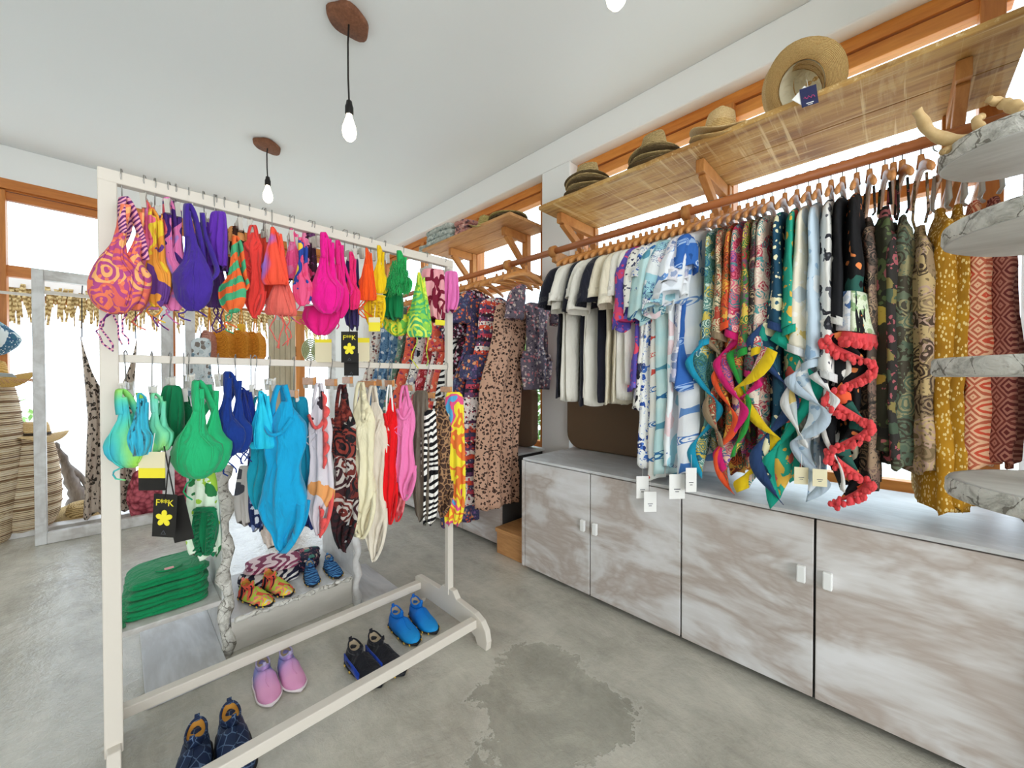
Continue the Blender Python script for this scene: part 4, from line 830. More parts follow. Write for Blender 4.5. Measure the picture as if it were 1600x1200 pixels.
def swim(kind, box, mat, label, Y=1.60, cat='swimsuit', lean=0, rz=0, strap=None, mid=False, n_str=2, Ls=.08, trim=None, deep=.36, frill=None, seed=None, hang=True, flip=1, group=None):
    x0, y0, x1, y1 = box; seed = seed if seed is not None else x0+y0
    c, W, H = seat_px(x0, y0, x1, y1, Y)
    nm = {'bra': 'bikini_bra', 'tri': 'triangle_bikini', 'suit': 'one_piece_swimsuit', 'drape': 'beach_wrap', 'brief': 'bikini_brief', 'pleat': 'ribbed_bikini'}[kind]
    group = group or ('swimwear on the lower tier of the white rack' if mid else 'swimwear on the upper tier of the white rack')
    t = thing(nm, label, cat, c, radians(-YAW+rz), group)
    sm = strap or mat; ph = (seed*1.37) % 6; ht = W*deep
    if kind in ('bra', 'tri', 'pleat'):
        if kind == 'tri':
            pr = [(.0, -.12, .12, .10), (.06, -.17, .17, .2), (.12, -.2, .22, .35), (.3, -.38, .40, .6), (.5, -.62, .60, .85), (.7, -.84, .80, 1), (.84, -.97, .93, .95), (.90, -1, .98, .8), (.96, -.92, .96, .6), (1, -.78, .84, .3)]
        else:
            pr = [(.05, -.12, .24, .10), (.13, -.12, .24, .15), (.24, -.16, .22, .2), (.36, -.28, .24, .35), (.47, -.48, .30, .6), (.54, -.62, .40, .8), (.60, -.76, .66, .9), (.66, -.88, .95, 1), (.73, -.97, 1, 1), (.82, -.92, .93, 1), (.90, -.74, .78, .85), (.96, -.48, .58, .6), (1, -.22, .36, .3)]
        sh_ = lambda v: lean*W*max(0, 1-v*1.25)
        rows = []
        for v, l, r_, th_ in pr:
            if flip < 0: l, r_ = -r_, -l
            rows.append(((l+r_)/2*W+sh_(v), 0, -H*v, (r_-l)/2*W, max(.006, ht*th_)))
        fo = .002 if kind != 'pleat' else .012
        MB().loft(rows, 40, 48, fold=fo, fk=2.4 if kind != 'pleat' else 9, ph=ph, crumple=min(.011, W*.13), ridge=.0 if kind != 'pleat' else 1, lin=True).build('cup', mat, t)
        rows2 = [(a[0]*.9+flip*W*.34, ht*.9+a[1], a[2]*.93-.01, a[3]*.66, a[4]*.8) for a in rows]
        MB().loft(rows2, 28, 34, fold=.003, fk=3, ph=ph+2, crumple=min(.010, W*.12), ridge=.0, lin=True).build('cup', mat, t)
        w_ = max(.008, W*.30) if kind == 'bra' else max(.005, W*.16)
        R = interp_rows([(lean*W+W*.02, -.008, -H*.30), (lean*W-W*.03, -.008, -H*.12), (lean*W-.002, -.003, .006), (lean*W+W*.10, .012, -H*.06), (lean*W+W*.30, ht*.8, -H*.30), (lean*W+W*.36, ht*1.1, -H*.5)], 22)
        MB().ribbon(R, w_).build('strap', sm, t)
        RR = lin_rows(rows, 26)
        e = [(q[0]-flip*q[3]*.35, q[1]-q[4]*.97-.001, q[2]) for q in RR[8:]]
        MB().tube(e, .0016, 5).build('seam', trim or mat, t)
        e = [(q[0]+flip*q[3]*.86, q[1]-q[4]*.5-.001, q[2]) for q in RR[3:-3]]
        MB().tube(e, .0026, 5).build('piping', trim or mat, t)
        # side band folded up behind the cup
        R = interp_rows([(-flip*W*.75, 0, -H*.72), (-flip*W*.95, ht*.7, -H*.62), (-flip*W*.55, ht*1.3, -H*.45), (-flip*W*.05, ht*1.5, -H*.22), (.0, ht*1.3, -H*.02)], 16)
        MB().ribbon(R, max(.008, W*.26)).build('band', sm, t)
        if n_str: strings(t, sm, [(-W*.2, 0, -H*.95), (W*.25, ht*.3, -H*.9)], n_str, Ls, .0022, seed)
    elif kind == 'suit':
        g = H; L_ = lean*W; f_ = flip
        pr = [(.09, -.10, .30, .25), (.13, -.22, .48, .4), (.18, -.45, .70, .6), (.23, -.66, .88, .85), (.29, -.80, .92, 1), (.37, -.74, .88, .85), (.48, -.62, .76, .7), (.58, -.68, .80, .8), (.68, -.84, .92, .95), (.74, -.92, .86, .9), (.80, -.84, .56, .8), (.86, -.70, .26, .65), (.92, -.50, .08, .5), (.97, -.30, .06, .35), (1, -.16, .10, .2)]
        rows = []
        for v, l, r_, th_ in pr:
            if f_ < 0: l, r_ = -r_, -l
            rows.append(((l+r_)/2*W+L_*max(0, 1-v*1.3), 0, -g*v, (r_-l)/2*W, max(.005, ht*th_)))
        MB().loft(rows, 44, 60, fold=.007, fk=2.1, ph=ph, crumple=min(.018, W*.2), sway=W*.05, ridge=.15, lin=True).build('body', mat, t)
        for s_ in (-1, 1):
            R = interp_rows([(L_+s_*W*.42, -ht*.2*s_, -g*.26), (L_+s_*W*.34, -.006, -g*.12), (L_+s_*W*.14, -.004, -.002), (L_+s_*W*.06, .012, -g*.03), (L_+s_*W*.20, ht*.9, -g*.2)], 18)
            MB().ribbon(R, max(.007, W*.22 if strap is None else W*.1)).build('strap', sm, t)
        # leg opening: a band from the hip down to the gusset with the hole left open
        R = interp_rows([(f_*W*.80, -ht*.3, -g*.70), (f_*W*.86, -ht*.7, -g*.80), (f_*W*.62, -ht*.8, -g*.91), (f_*W*.22, -ht*.6, -g*.985), (-f_*W*.05, -ht*.3, -g)], 18)
        MB().ribbon(R, [W*.34*(1-.5*i/18) for i in range(19)], .003).build('leg_binding', trim or mat, t)
        R = interp_rows([(f_*W*.75, ht*.6, -g*.70), (f_*W*.5, ht*.9, -g*.84), (f_*W*.15, ht*.5, -g*.96)], 12)
        MB().ribbon(R, W*.4, .003).build('back_panel', mat, t)
        R = interp_rows([(-W*.62, -ht*.7, -g*.2), (-W*.2, -ht*1.05, -g*.28), (W*.25, -ht*1.03, -g*.27), (W*.6, -ht*.7, -g*.19)], 14)
        MB().ribbon(R, .012, .004, (0, 0, 1)).build('neck_binding', trim or mat, t)
        if n_str: strings(t, sm, [(-W*.2, -ht*.5, -g*.3)], n_str, Ls, .002, seed)
    elif kind == 'drape':
        rows = [(0, 0, 0, W*.5, ht*.5), (0, 0, -H*.05, W*.8, ht*.8), (0, 0, -H*.3, W*.9, ht), (0, 0, -H*.7, W*.95, ht), (W*.1*flip, 0, -H*.93, W*.8, ht), (W*.2*flip, 0, -H, W*.6, ht*.8)]
        MB().loft(rows, 32, 26, fold=.012, fk=3, ph=ph, crumple=W*.12, hem=.012).build('cloth', mat, t)
    elif kind == 'brief':
        rows = [(0, 0, 0, W*.75, ht*.4), (0, 0, -H*.1, W*.95, ht*.7), (0, 0, -H*.4, W, ht), (0, 0, -H*.7, W*.75, ht*.8), (0, 0, -H*.92, W*.4, ht*.6), (0, 0, -H, W*.2, ht*.3)]
        MB().loft(rows, 30, 20, fold=.010, fk=3, ph=ph, crumple=W*.14).build('cloth', mat, t)
        pts = [(W*.93*cos(2*pi*k/18), ht*.8*sin(2*pi*k/18), -H*.06) for k in range(18)]
        MB().tube(pts, .004, 5, True).build('waistband', trim or mat, t)
        if n_str: strings(t, sm, [(-W*.7, 0, -H*.2), (W*.6, 0, -H*.3)], n_str, Ls, .0022, seed)
    if frill:
        rr = random.Random(seed)
        for (fx, fz0, fz1) in frill:
            P = []; n = 140
            for i in range(n+1):
                u = i/n; z = -H*lerp(fz0, fz1, u); x = fx*W; wv_ = 62*(fz1-fz0)+8; aa = .10*W*sin(u*wv_*.37+ph); P.append([Vector((x, -ht*.7, z)), Vector((x+aa*.6+.18*W*flip, -ht*1.0-.006+.006*sin(u*wv_+ph), z)), Vector((x+aa+.40*W*flip, -ht*.95-.012+.014*sin(u*wv_+ph), z+.005*cos(u*wv_+ph)))])
            MB().grid(P).build('ruffle', trim or mat, t, solid=.003)
    if hang:
        X = c.x+ (RY-Y)*.0
        zb = (RMID+.012 if mid else RTOP+.002)
        clip_hanger('clip hanger holding the '+' '.join(label.split()[:12]).rstrip(','), min(max(X, RXL+.03), RXR-.02), zb, min(c.z+.01, zb-.07), rz=random.uniform(-.3, .3), wid=min(.07, W*.7+.015), wood=mid and x0 > 430)
    return t
C = m_cloth
PSL = m_print('coral_paisley_swim', 'paisley', ['ef7f5c', 'b24a86', 'f2b070', 'e0685c'], 20); ROPE = m_print('purple_pink_rope', 'zebra', ['6a2a70', 'f0a8b8'], 30)
TD1 = m_print('lilac_pink_tie_dye', 'tie', ['a77cc4', 'f07aa8', 'e85a88', 'c9a0d8'], 9); TD2 = m_print('sunset_tropical', 'tie', ['6a3f8c', 'f0a040', 'f2d23c', 'ef6f8a', '8a5ab0'], 12, extra=1); TD3 = m_print('lilac_pink_floral', 'tie', ['b78ad0', 'e880b8', '4a2a78', 'f06a78', 'b48ad0'], 11, extra=1)
VIO = C('blue_violet_knit', '4a2f9c', '3d2588'); VI2 = C('violet_knit', '6a34b4'); PALM = m_print('orange_palm', 'zebra', ['ea6a34', '4aa878'], 7); BRP = m_print('brown_orange_pattern', 'floral', ['4a2a22', 'd8703c', '3a3020', 'e8a060'], 26)
RED1 = C('coral_red_knit', 'f4453e'); RED2 = C('red_orange_knit', 'f2503a'); ORB = m_print('orange_blot', 'tie', ['f4563c', 'f4563c', 'f0503c', '9a6ac0'], 8); SAL = C('salmon_knit', 'ee6e62')
PF1 = m_print('pink_line_floral', 'floral', ['e8548c', '3a2438', 'f06a9c', 'e8548c', 'e07aa8'], 18); PF2 = m_print('pink_tropical', 'tie', ['e64a7c', 'e85a88', '2c4aa0', 'f0c83c', 'e64a7c'], 10, extra=1); DMG = m_print('dark_magenta_floral', 'floral', ['3a2030', 'd8487c', '6a3a68', 'f08ab0'], 22)
HP1 = C('hot_pink_knit', 'f01c94', 'e0108a'); HP2 = C('bright_pink_knit', 'f2208a'); HP3 = C('rose_pink_knit', 'f52a78'); NVP = C('navy_purple_knit', '433a70'); ORG1 = C('bright_orange_knit', 'fb5a1c'); YL1 = C('sunny_yellow_knit', 'f4cf1c', 'e8bc14')
GR1 = C('bright_green_fringe', '27b45c', '1c9a50'); GR2 = C('dark_green_knit', '0f7f48'); LIM = m_print('lime_paisley', 'paisley', ['b4dc4c', '4cb070', 'dcee60', '8ccc50'], 15); YGR = m_print('yellow_green_print', 'paisley', ['c8dc48', '6ab848', 'f0e040'], 22)
MAR = m_print('maroon_cream_shapes', 'snake', ['f2d0c8', '7a1832', 'e8a0a8'], 13); PK1 = C('sheer_pink', 'f07cc0'); LEO2 = m_print('dark_leopard_print', 'leopard', ['2a2220', 'a88868', '17120f'], 30)
top = [('bra', (139, 312, 217, 488), PSL, 'coral and purple paisley bikini top hanging at the far left of the rack', dict(lean=.45, Y=1.52, strap=ROPE, n_str=4, Ls=.12, deep=.42)),
 ('tri', (206, 316, 250, 482), TD1, 'lilac and pink tie-dye bikini top beside the coral paisley one', dict(strap=PSL)),
 ('bra', (226, 330, 262, 478), TD2, 'orange yellow and purple tropical bikini top', dict(lean=-.3, Y=1.57)),
 ('bra', (243, 312, 290, 484), TD3, 'lilac and pink flowered bikini top with a purple string', dict(lean=-.2, n_str=2, Y=1.6)),
 ('tri', (262, 318, 284, 440), C('purple_ruffle', '8a4a90'), 'purple gathered bikini top left of the big blue-violet bra', dict(Y=1.66)),
 ('bra', (272, 322, 333, 484), VIO, 'large blue-violet bikini bra with broad strap', dict(lean=-.25, Y=1.52, n_str=2, Ls=.05, deep=.42, flip=-1)),
 ('drape', (306, 348, 334, 442), VI2, 'violet gathered bikini piece behind the blue-violet bra', dict(Y=1.62)),
 ('drape', (328, 330, 357, 418), VI2, 'violet bandeau top hanging folded', dict(Y=1.57)),
 ('tri', (322, 400, 352, 480), C('plum_knit', '5a3878'), 'plum bikini bottom with long curling strings', dict(Y=1.63, n_str=4, Ls=.1)),
 ('drape', (354, 354, 384, 440), BRP, 'brown and orange patterned top with strings', dict(Y=1.66)),
 ('bra', (341, 372, 384, 489), PALM, 'orange bikini top with green palm leaves', dict(lean=.3, Y=1.52, flip=-1)),
 ('suit', (378, 352, 414, 496), RED1, 'coral red bikini set left of the red-orange one', dict(Y=1.58, n_str=3, Ls=.07)),
 ('drape', (398, 366, 428, 470), RED2, 'red-orange gathered swim top', dict(Y=1.64)),
 ('tri', (407, 358, 447, 444), ORB, 'orange triangle top with a purple blot', dict(Y=1.50, n_str=0)),
 ('tri', (412, 430, 459, 492), SAL, 'salmon triangle bikini bottom below the orange triangle top', dict(Y=1.55, n_str=4, Ls=.13)),
 ('tri', (441, 360, 472, 438), PF1, 'pink triangle top with black line flowers', dict(Y=1.60)),
 ('bra', (456, 374, 485, 477), PF2, 'pink bikini cup with yellow and blue tropical print', dict(Y=1.53, n_str=1)),
 ('drape', (470, 360, 494, 462), DMG, 'dark magenta flowered top left of the hot pink bra', dict(Y=1.64)),
 ('bra', (484, 366, 533, 490), HP1, 'largest hot pink bikini bra, left of the other pink ones', dict(lean=-.1, Y=1.50, n_str=0, deep=.4)),
 ('brief', (474, 478, 532, 524), HP2, 'hot pink bikini bottom looped below the largest pink bra', dict(Y=1.60, n_str=3, Ls=.06, hang=False)),
 ('bra', (515, 378, 548, 497), HP2, 'bright pink bikini bra in the middle of the three pink ones', dict(flip=-1, lean=-.2, Y=1.54, n_str=0)),
 ('bra', (537, 396, 561, 484), HP3, 'rose pink bikini bra, rightmost of the pink ones', dict(Y=1.56, n_str=0)),
 ('drape', (540, 402, 562, 512), NVP, 'navy purple swim piece between pink and orange tops', dict(Y=1.64)),
 ('tri', (560, 390, 587, 469), ORG1, 'bright orange triangle bikini top', dict(Y=1.53, n_str=3, Ls=.09)),
 ('bra', (579, 386, 606, 459), YL1, 'yellow triangle bikini top beside the orange one', dict(Y=1.55, n_str=0)),
 ('brief', (570, 460, 603, 516), YL1, 'yellow frilled bikini bottom under the yellow top', dict(Y=1.55, n_str=2, Ls=.03, frill=[(-.3, .2, .95), (.3, .2, .95)], hang=False)),
 ('bra', (605, 394, 643, 458), GR1, 'shaggy bright green fringed bikini top', dict(Y=1.50, n_str=0)),
 ('drape', (596, 450, 630, 498), GR2, 'dark green bikini piece under the fringed green top', dict(Y=1.57, hang=False)),
 ('brief', (600, 492, 648, 526), YGR, 'yellow-green print bikini bottom left of the lime triangle', dict(Y=1.60, n_str=2, Ls=.03, hang=False)),
 ('tri', (636, 428, 674, 526), LIM, 'lime green paisley triangle bikini top with rope straps', dict(Y=1.49, n_str=2, Ls=.16, strap=YGR)),
 ('drape', (655, 420, 697, 500), MAR, 'maroon and cream patterned swim top', dict(Y=1.57)),
 ('drape', (693, 424, 718, 486), PK1, 'sheer pink top at the right end of the rack top bar', dict(Y=1.56, flip=-1)),
]
for k, bx, m_, lab, kw in top: swim(k, bx, m_, lab, cat='bikini' if k in ('bra', 'tri', 'brief') else 'swimwear', **kw)
# shaggy fringe on the green top
for o in [o for o in COL.objects if o.get('label', '').startswith('shaggy bright green')]:
    c, W, H = seat_px(605, 394, 643, 458, 1.50); f = MB(); r = random.Random(8)
    for i in range(420):
        z = -H*r.uniform(.2, .98); u = -z/H; w_ = W*(.35+.65*min(1, u*1.4))*(1 if u < .85 else .8); x = r.uniform(-1, 1)*w_; y = -W*.45*sqrt(max(0, 1-(x/w_)**2))*min(1, u*1.6)-.002
        f.tube([(x, y, z), (x+r.uniform(-.006, .006), y-.008, z-.008), (x+r.uniform(-.008, .008), y-.006, z-.026)], .0013, 3)
    q = f.build('fringe', GR1, o); q['kind'] = 'stuff'
# lower tier
LIMG = m_print('lime_aqua_fade', 'tie', ['b4e04c', '9cdc5c', '5cd0b0', '40b8d0'], 5); MINT = m_print('mint_lime', 'tie', ['a8e47c', '6cd0a8', '88dccc'], 8); AQ = C('aqua_ribbed', '45bfd8', '2fa8c8'); EMR = C('emerald_knit', '27b474', '1fa468'); DGR = C('deep_green_knit', '0d7a4c'); GWP = m_print('green_white_tropic', 'floral', ['dff0d8', '3a8a4c', 'a4cc44', '2c7a44', 'e8f4e0'], 15)
NV1 = C('royal_navy_knit', '173a8c', '122e78'); NV2 = C('navy_knit', '142f86'); CY1 = C('cyan_knit', '14a4d4', '0f94c8'); CY2 = C('turquoise_knit', '1aa0b8'); TQL = m_print('turquoise_sheen', 'tie', ['1cb4dc', '28c8e4', '18a0cc'], 12)
GPR = m_print('grey_coral_print', 'floral', ['d8cfd4', 'e8a060', 'dcd4d8', '3a3038', 'd8cfd4', 'd8cfd4'], 9); CRL = C('coral_ruffle', 'f4605c'); MPA = m_print('maroon_paisley_swim', 'paisley', ['3a1c20', '8a3a30', 'b8b0a8', '1c1a1e', '6a2a24'], 17); CRM = C('cream_swim', 'ece4c4', 'e0d6b0'); IVR = C('ivory_mesh', 'e6ddcc', 'dbd0bc')
RDS = C('red_swim', 'f0141c'); RTD = m_print('red_tie_dye', 'tie', ['e8283c', 'f08a90', 'c8142c', 'f4605c'], 14); PKS = C('bubblegum_swim', 'f083b8', 'ea74ac'); TAU = C('taupe_satin', '6f6456', '5c5246', .35); ZB2 = m_print('zebra_swim', 'zebra', ['141316', 'f4f1ea'], 12); SNK = m_print('brown_scale_print', 'snake', ['33241d', 'a8805c', '4a342a'], 40); BRT = m_print('yellow_orange_pink_abstract', 'tie', ['f8e63c', 'f0803c', 'f8e63c', 'ec5a8c', '5ab0e0', 'f4f0e4'], 8, extra=1)
low = [('bra', (160, 612, 236, 730), LIMG, 'lime fading to aqua bikini bra at the left end of the lower bar', dict(Y=1.50, lean=-.2, n_str=2, Ls=.05, deep=.4)),
 ('pleat', (206, 618, 234, 712), AQ, 'aqua ribbed bikini piece over the lime bra', dict(Y=1.45, n_str=0, hang=False)),
 ('bra', (222, 618, 263, 706), MINT, 'mint and lime bikini top with small rosette', dict(Y=1.48, n_str=1)),
 ('drape', (252, 602, 284, 692), DGR, 'deep green swim top left of the emerald bra', dict(Y=1.58)),
 ('suit', (268, 618, 306, 712), DGR, 'deep green ruched swim piece behind the emerald bra', dict(Y=1.64, n_str=0)),
 ('bra', (266, 598, 345, 746), EMR, 'big emerald green bikini bra on the lower bar', dict(Y=1.46, lean=.1, n_str=1, deep=.5)),
 ('drape', (292, 732, 340, 868), GWP, 'green and white tropical print wrap hanging below the emerald bra', dict(Y=1.56, hang=False)),
 ('brief', (302, 792, 338, 868), DGR, 'deep green ruffled bottom dangling at the end of the tropical wrap', dict(Y=1.52, hang=False, frill=[(-.5, .1, .95), (.6, .1, .95)])),
 ('bra', (324, 584, 384, 714), NV1, 'navy blue bikini bra with wide strap', dict(Y=1.49, lean=.1, n_str=2)),
 ('tri', (356, 608, 401, 694), NV2, 'second navy blue cup beside the wide-strap navy bra', dict(Y=1.53, n_str=4, Ls=.08)),
 ('tri', (388, 614, 428, 702), TQL, 'shiny turquoise bikini top with pale edging', dict(Y=1.49, n_str=0)),
 ('suit', (384, 620, 424, 794), CY2, 'turquoise one-piece behind the large cyan swimsuit', dict(Y=1.58, n_str=1)),
 ('suit', (402, 603, 480, 862), CY1, 'large cyan one-piece swimsuit in the middle of the lower bar', dict(Y=1.47, n_str=0, deep=.5)),
 ('drape', (440, 620, 486, 780), C('teal_lining', '1590b0'), 'teal swim piece behind the large cyan swimsuit', dict(Y=1.60)),
 ('suit', (476, 600, 522, 836), GPR, 'pale grey swimsuit with coral ruffle and orange black squares', dict(Y=1.52, trim=CRL, frill=[(.35, .05, .55), (.1, .8, 1.0)])),
 ('drape', (472, 740, 500, 822), C('dark_blue_bottom', '2c3c80'), 'dark blue swim piece behind the pale grey swimsuit', dict(Y=1.66, hang=False)),
 ('suit', (511, 602, 560, 858), MPA, 'maroon and black paisley ruffled swimsuit', dict(Y=1.51, frill=[(.0, .05, .3), (0, .85, 1.0)])),
 ('suit', (540, 598, 588, 842), CRM, 'cream swimsuit with ruffles down its side', dict(Y=1.50, frill=[(.1, .05, .25), (-.4, .75, .98)])),
 ('suit', (560, 604, 606, 876), IVR, 'ivory mesh swimsuit hanging lowest of all', dict(Y=1.57, n_str=3, Ls=.2)),
 ('suit', (596, 602, 622, 820), RDS, 'bright red swimsuit with white straps', dict(Y=1.52, strap=M['white'])),
 ('suit', (608, 640, 634, 815), RTD, 'red and white tie-dye swimsuit right of the bright red one', dict(Y=1.57)),
 ('suit', (614, 603, 651, 782), PKS, 'bubblegum pink one-piece swimsuit', dict(Y=1.48)),
 ('drape', (644, 610, 672, 812), TAU, 'taupe satin swimsuit left of the zebra print', dict(Y=1.52)),
 ('drape', (658, 640, 684, 818), ZB2, 'black and white zebra print swimsuit', dict(Y=1.49, flip=-1)),
 ('suit', (668, 622, 709, 808), SNK, 'dark brown scale print swimsuit near the rack post', dict(Y=1.51)),
 ('drape', (694, 612, 727, 820), BRT, 'yellow orange and pink abstract print swimsuit at the right end', dict(Y=1.56, flip=-1)),
 ('drape', (370, 728, 393, 818), m_print('grey_turtle_print', 'dots', ['c4bdb8', '4a4a52'], 12), 'grey sarong with small dark turtles hanging behind the cyan swimsuit', dict(Y=1.74, hang=False)),
 ('drape', (388, 690, 412, 826), m_print('navy_white_flower', 'floral', ['24305c', 'dfe4ee', '2f4070', '8a98c0'], 28), 'navy and white flowered wrap behind the cyan swimsuit', dict(Y=1.72, hang=False)),
 ('drape', (410, 760, 442, 852), C('beige_wrap', 'd8c8bc'), 'plain beige wrap behind the cyan swimsuit', dict(Y=1.76, hang=False)),
]
for k, bx, m_, lab, kw in low: swim(k, bx, m_, lab, cat='bikini' if k in ('bra', 'tri', 'brief', 'pleat') else 'swimwear', mid=True, **kw)
# ------------------------------------------------------------------ black brand tags (lettering as on the photographed tags)
def text_mesh(name, txt, size, mat, parent, loc, rot):
    cu = bpy.data.curves.new(name, 'FONT'); cu.body = txt; cu.size = size; cu.align_x = 'CENTER'; cu.extrude = .0004; cu.materials.append(mat)
    tmp = bpy.data.objects.new(name, cu); COL.objects.link(tmp); bpy.context.view_layer.update()
    me = bpy.data.meshes.new_from_object(tmp.evaluated_get(bpy.context.evaluated_depsgraph_get())); bpy.data.objects.remove(tmp)
    return link(name, me, parent, loc, rot)
def flower_pts(R, n=5, inner=.42):
    out = []
    for k in range(60):
        a = 2*pi*k/60; out.append((R*(inner+(1-inner)*abs(cos(a*n/2))**.8)*cos(a+.3), R*(inner+(1-inner)*abs(cos(a*n/2))**.8)*sin(a+.3)))
    return out
FM = Matrix(((1, 0, 0, 0), (0, 0, 1, 0), (0, 1, 0, 0), (0, 0, 0, 1)))
def brand_tag(label, px, py, w_, h_, Y, rz, roll=0, words=True, tri=True, string=.14, flower=True):
    p = atY(px, py, Y); t = thing('swing_tag', label, 'tag', p); t.rotation_euler = (0, roll, radians(-YAW+rz))
    MB().box(-w_/2, -.001, -h_, w_/2, .001, 0).build('card', M['tagblack'], t, bevel=.0008)
    MB().tube([(0, 0, -.01), (.002, 0, string*.5), (-.002, .01, string)], .0016, 5).build('string', M['cord'], t)
    if words: text_mesh('lettering', 'F**K', w_*.40, M['yellow'], t, (0, -.0022, -h_*.27), (pi/2, 0, 0))
    if flower: MB().prism([(x, y-h_*.56) for x, y in flower_pts(w_*.36)], -.0024, -.0012, FM).build('flower', M['yellow'], t)
    if tri:
        s_ = w_*.10; q = [(-s_, 0), (s_, 0), (0, s_*1.6)]; f = MB()
        for a, b in zip(q, q[1:]+q[:1]): f.bar((a[0], -.0018, a[1]-h_*.93), (b[0], -.0018, b[1]-h_*.93), .0008, .0012)
        f.build('triangle_mark', M['tagink'], t)
    return t
brand_tag('black swing tag with yellow lettering and flower hanging from the upper tier centre', 546, 518, .062, .115, 1.44, 0)
brand_tag('lower black swing tag peeking out under the centre one, with triangle mark', 549, 552, .056, .085, 1.47, 0, words=False, string=.05, flower=False)
brand_tag('black swing tag with yellow lettering and flower below the emerald bra', 259, 772, .062, .115, 1.38, 0, roll=.06, string=.1)
brand_tag('plain black back tag tilted behind the lower left lettered tag', 272, 776, .05, .125, 1.40, 8, roll=-.2, words=False, flower=False, tri=False)
def price_card(label, px, py, w_, h_, Y, parts, rz=0, roll=0):
    p = atY(px, py, Y); t = thing('price_card', label, 'tag', p); t.rotation_euler = (0, roll, radians(-YAW+rz)); z = 0
    for nm, fr_, m_ in parts:
        MB().box(-w_/2, -.001, z-fr_*h_, w_/2, .001, z).build(nm, M[m_], t); z -= fr_*h_
    MB().tube([(0, 0, -.004), (0, .01, .05)], .001, 4).build('string', M['tagwhite'], t); return t
price_card('price card striped white yellow and black under the mint bikini', 237, 706, .072, .105, 1.44, [('white_band', .42, 'tagcream'), ('yellow_band', .26, 'yellow'), ('black_band', .32, 'tagblack')])
price_card('yellow and cream price card under the yellow frilled bottom', 585, 496, .045, .055, 1.47, [('white_band', .35, 'tagcream'), ('yellow_band', .65, 'yellow')])
price_card('small yellow price card beside the maroon print top', 688, 500, .045, .024, 1.5, [('yellow_band', 1, 'yellow')], roll=.1)
price_card('pinkish white barcode card left of the centre black tag', 505, 530, .065, .09, 1.60, [('yellow_band', .15, 'yellow'), ('white_band', .85, 'tagcream')])
price_card('pinkish white barcode card right of the centre black tag', 568, 528, .05, .10, 1.60, [('yellow_band', .2, 'yellow'), ('white_band', .8, 'tagcream')])
# ------------------------------------------------------------------ straw hats on the shelves
ST1 = m_straw('seagrass_weave', '7c6238', 'd4b983', 110); ST2 = m_straw('dark_brim_weave', '3a2e1e', '8a7450', 120); ST3 = m_straw('pale_straw', 'c89e62', 'ecd3a0', 150); ST4 = m_straw('tan_straw', 'b98c50', 'e6c688', 140); ST5 = m_straw('olive_straw', '8f7a3c', 'c9b878', 100); BANDM = m_cloth('dark_hat_band', '3b2f24'); LIN = m_cloth('pale_hat_lining', 'ece4c6')
def hat(label, loc, rb, rc, hc, brim, crown, rot=(0, 0, 0), group=None, band=None, curl=.02, wob=.004, lining=None, sq=.88, mesh_from=None, crown_on=True):
    t = thing('straw_hat', label, 'hat', loc, 0, group); t.rotation_euler = rot
    pr = [(rc, .004), (rc+.01, .0), ((rc+rb)/2, -.004+curl*.2), (rb*.93, curl*.7), (rb, curl), (rb-.002, curl+.004), ((rc+rb)/2, curl*.2+.004), (rc+.006, .008)]
    m = MB(); rs = []
    n = 36
    for (r, z) in pr: rs.append([(r*cos(2*pi*k/n), r*sq*sin(2*pi*k/n), z+(r-rc)/(rb-rc+1e-6)*(curl*1.2*cos(4*pi*k/n)*-1+wob*sin(6*pi*k/n+1))) for k in range(n)])
    m.rings(rs, False, False); m.build('brim', brim, t)
    rows = [(rc*1.0, 0), (rc*.99, hc*.3), (rc*.92, hc*.7), (rc*.84, hc*.92), (rc*.62, hc*1.0), (rc*.35, hc*.95), (.001, hc*.9)]
    m = MB(); rs = [[(r*cos(2*pi*k/28), r*sq*sin(2*pi*k/28)*(1-.10*(z/hc)**2*abs(cos(2*pi*k/28))), z-(.012*(z/hc)**3*abs(sin(2*pi*k/28)) if z > 0 else 0)) for k in range(28)] for r, z in rows]
    m.rings(rs, False, True); m.build('crown', crown, t)
    if band:
        m = MB(); m.rings([[((rc+.003)*cos(2*pi*k/28), (rc+.003)*sq*sin(2*pi*k/28), z) for k in range(28)] for z in (.003, .03)], False, False); m.build('hat_band', band, t, solid=.002)
    if lining:
        m = MB(); m.rings([[((rc-.004)*cos(2*pi*k/28)*f, (rc-.004)*sq*sin(2*pi*k/28)*f, z) for k in range(28)] for z, f in ((.0, 1), (hc*.4, .98), (hc*.85, .85))], False, True); m.build('lining', lining, t)
    return t
SZ = 2.402
def stack(px, py, X, z, n, R, names, dz=.017, brims=None, crowns=None, hc=.10, band=None, group='stack'):
    base = atX(px, py, X); base.z = z
    for k in range(n):
        hat(names[k], (base.x+.006*sin(k*2.1), base.y+.008*cos(k*1.7), z+dz*k+.002), R*(1-.04*k/n), R*.50, hc, brims[k % len(brims)], crowns[k % len(crowns)], rot=(0, .03*sin(k), .4*k), group=group, band=band, curl=.006)
ordn = ['bottom', 'second from bottom', 'middle', 'second from top', 'top']
stack(918, 310, 2.09, SZ, 5, .155, ['seagrass hat, %s of the leftmost stack on the long shelf' % o for o in ordn], brims=[ST2, ST1], crowns=[ST1], band=BANDM, group='leftmost hat stack on the long shelf', hc=.115, dz=.023)
stack(1022, 268, 2.08, SZ, 4, .15, ['seagrass hat, %s of the second stack from the left' % o for o in ('bottom', 'second from bottom', 'second from top', 'top')], brims=[ST2, ST1], crowns=[ST1], group='second hat stack on the long shelf', hc=.13, dz=.022)
p = atX(1125, 222, 2.09); hat('tan fedora lying under another, third hat pile from the left', (p.x, p.y, SZ+.01), .16, .08, .10, ST4, ST4, (.10, -.16, .2), curl=.012)
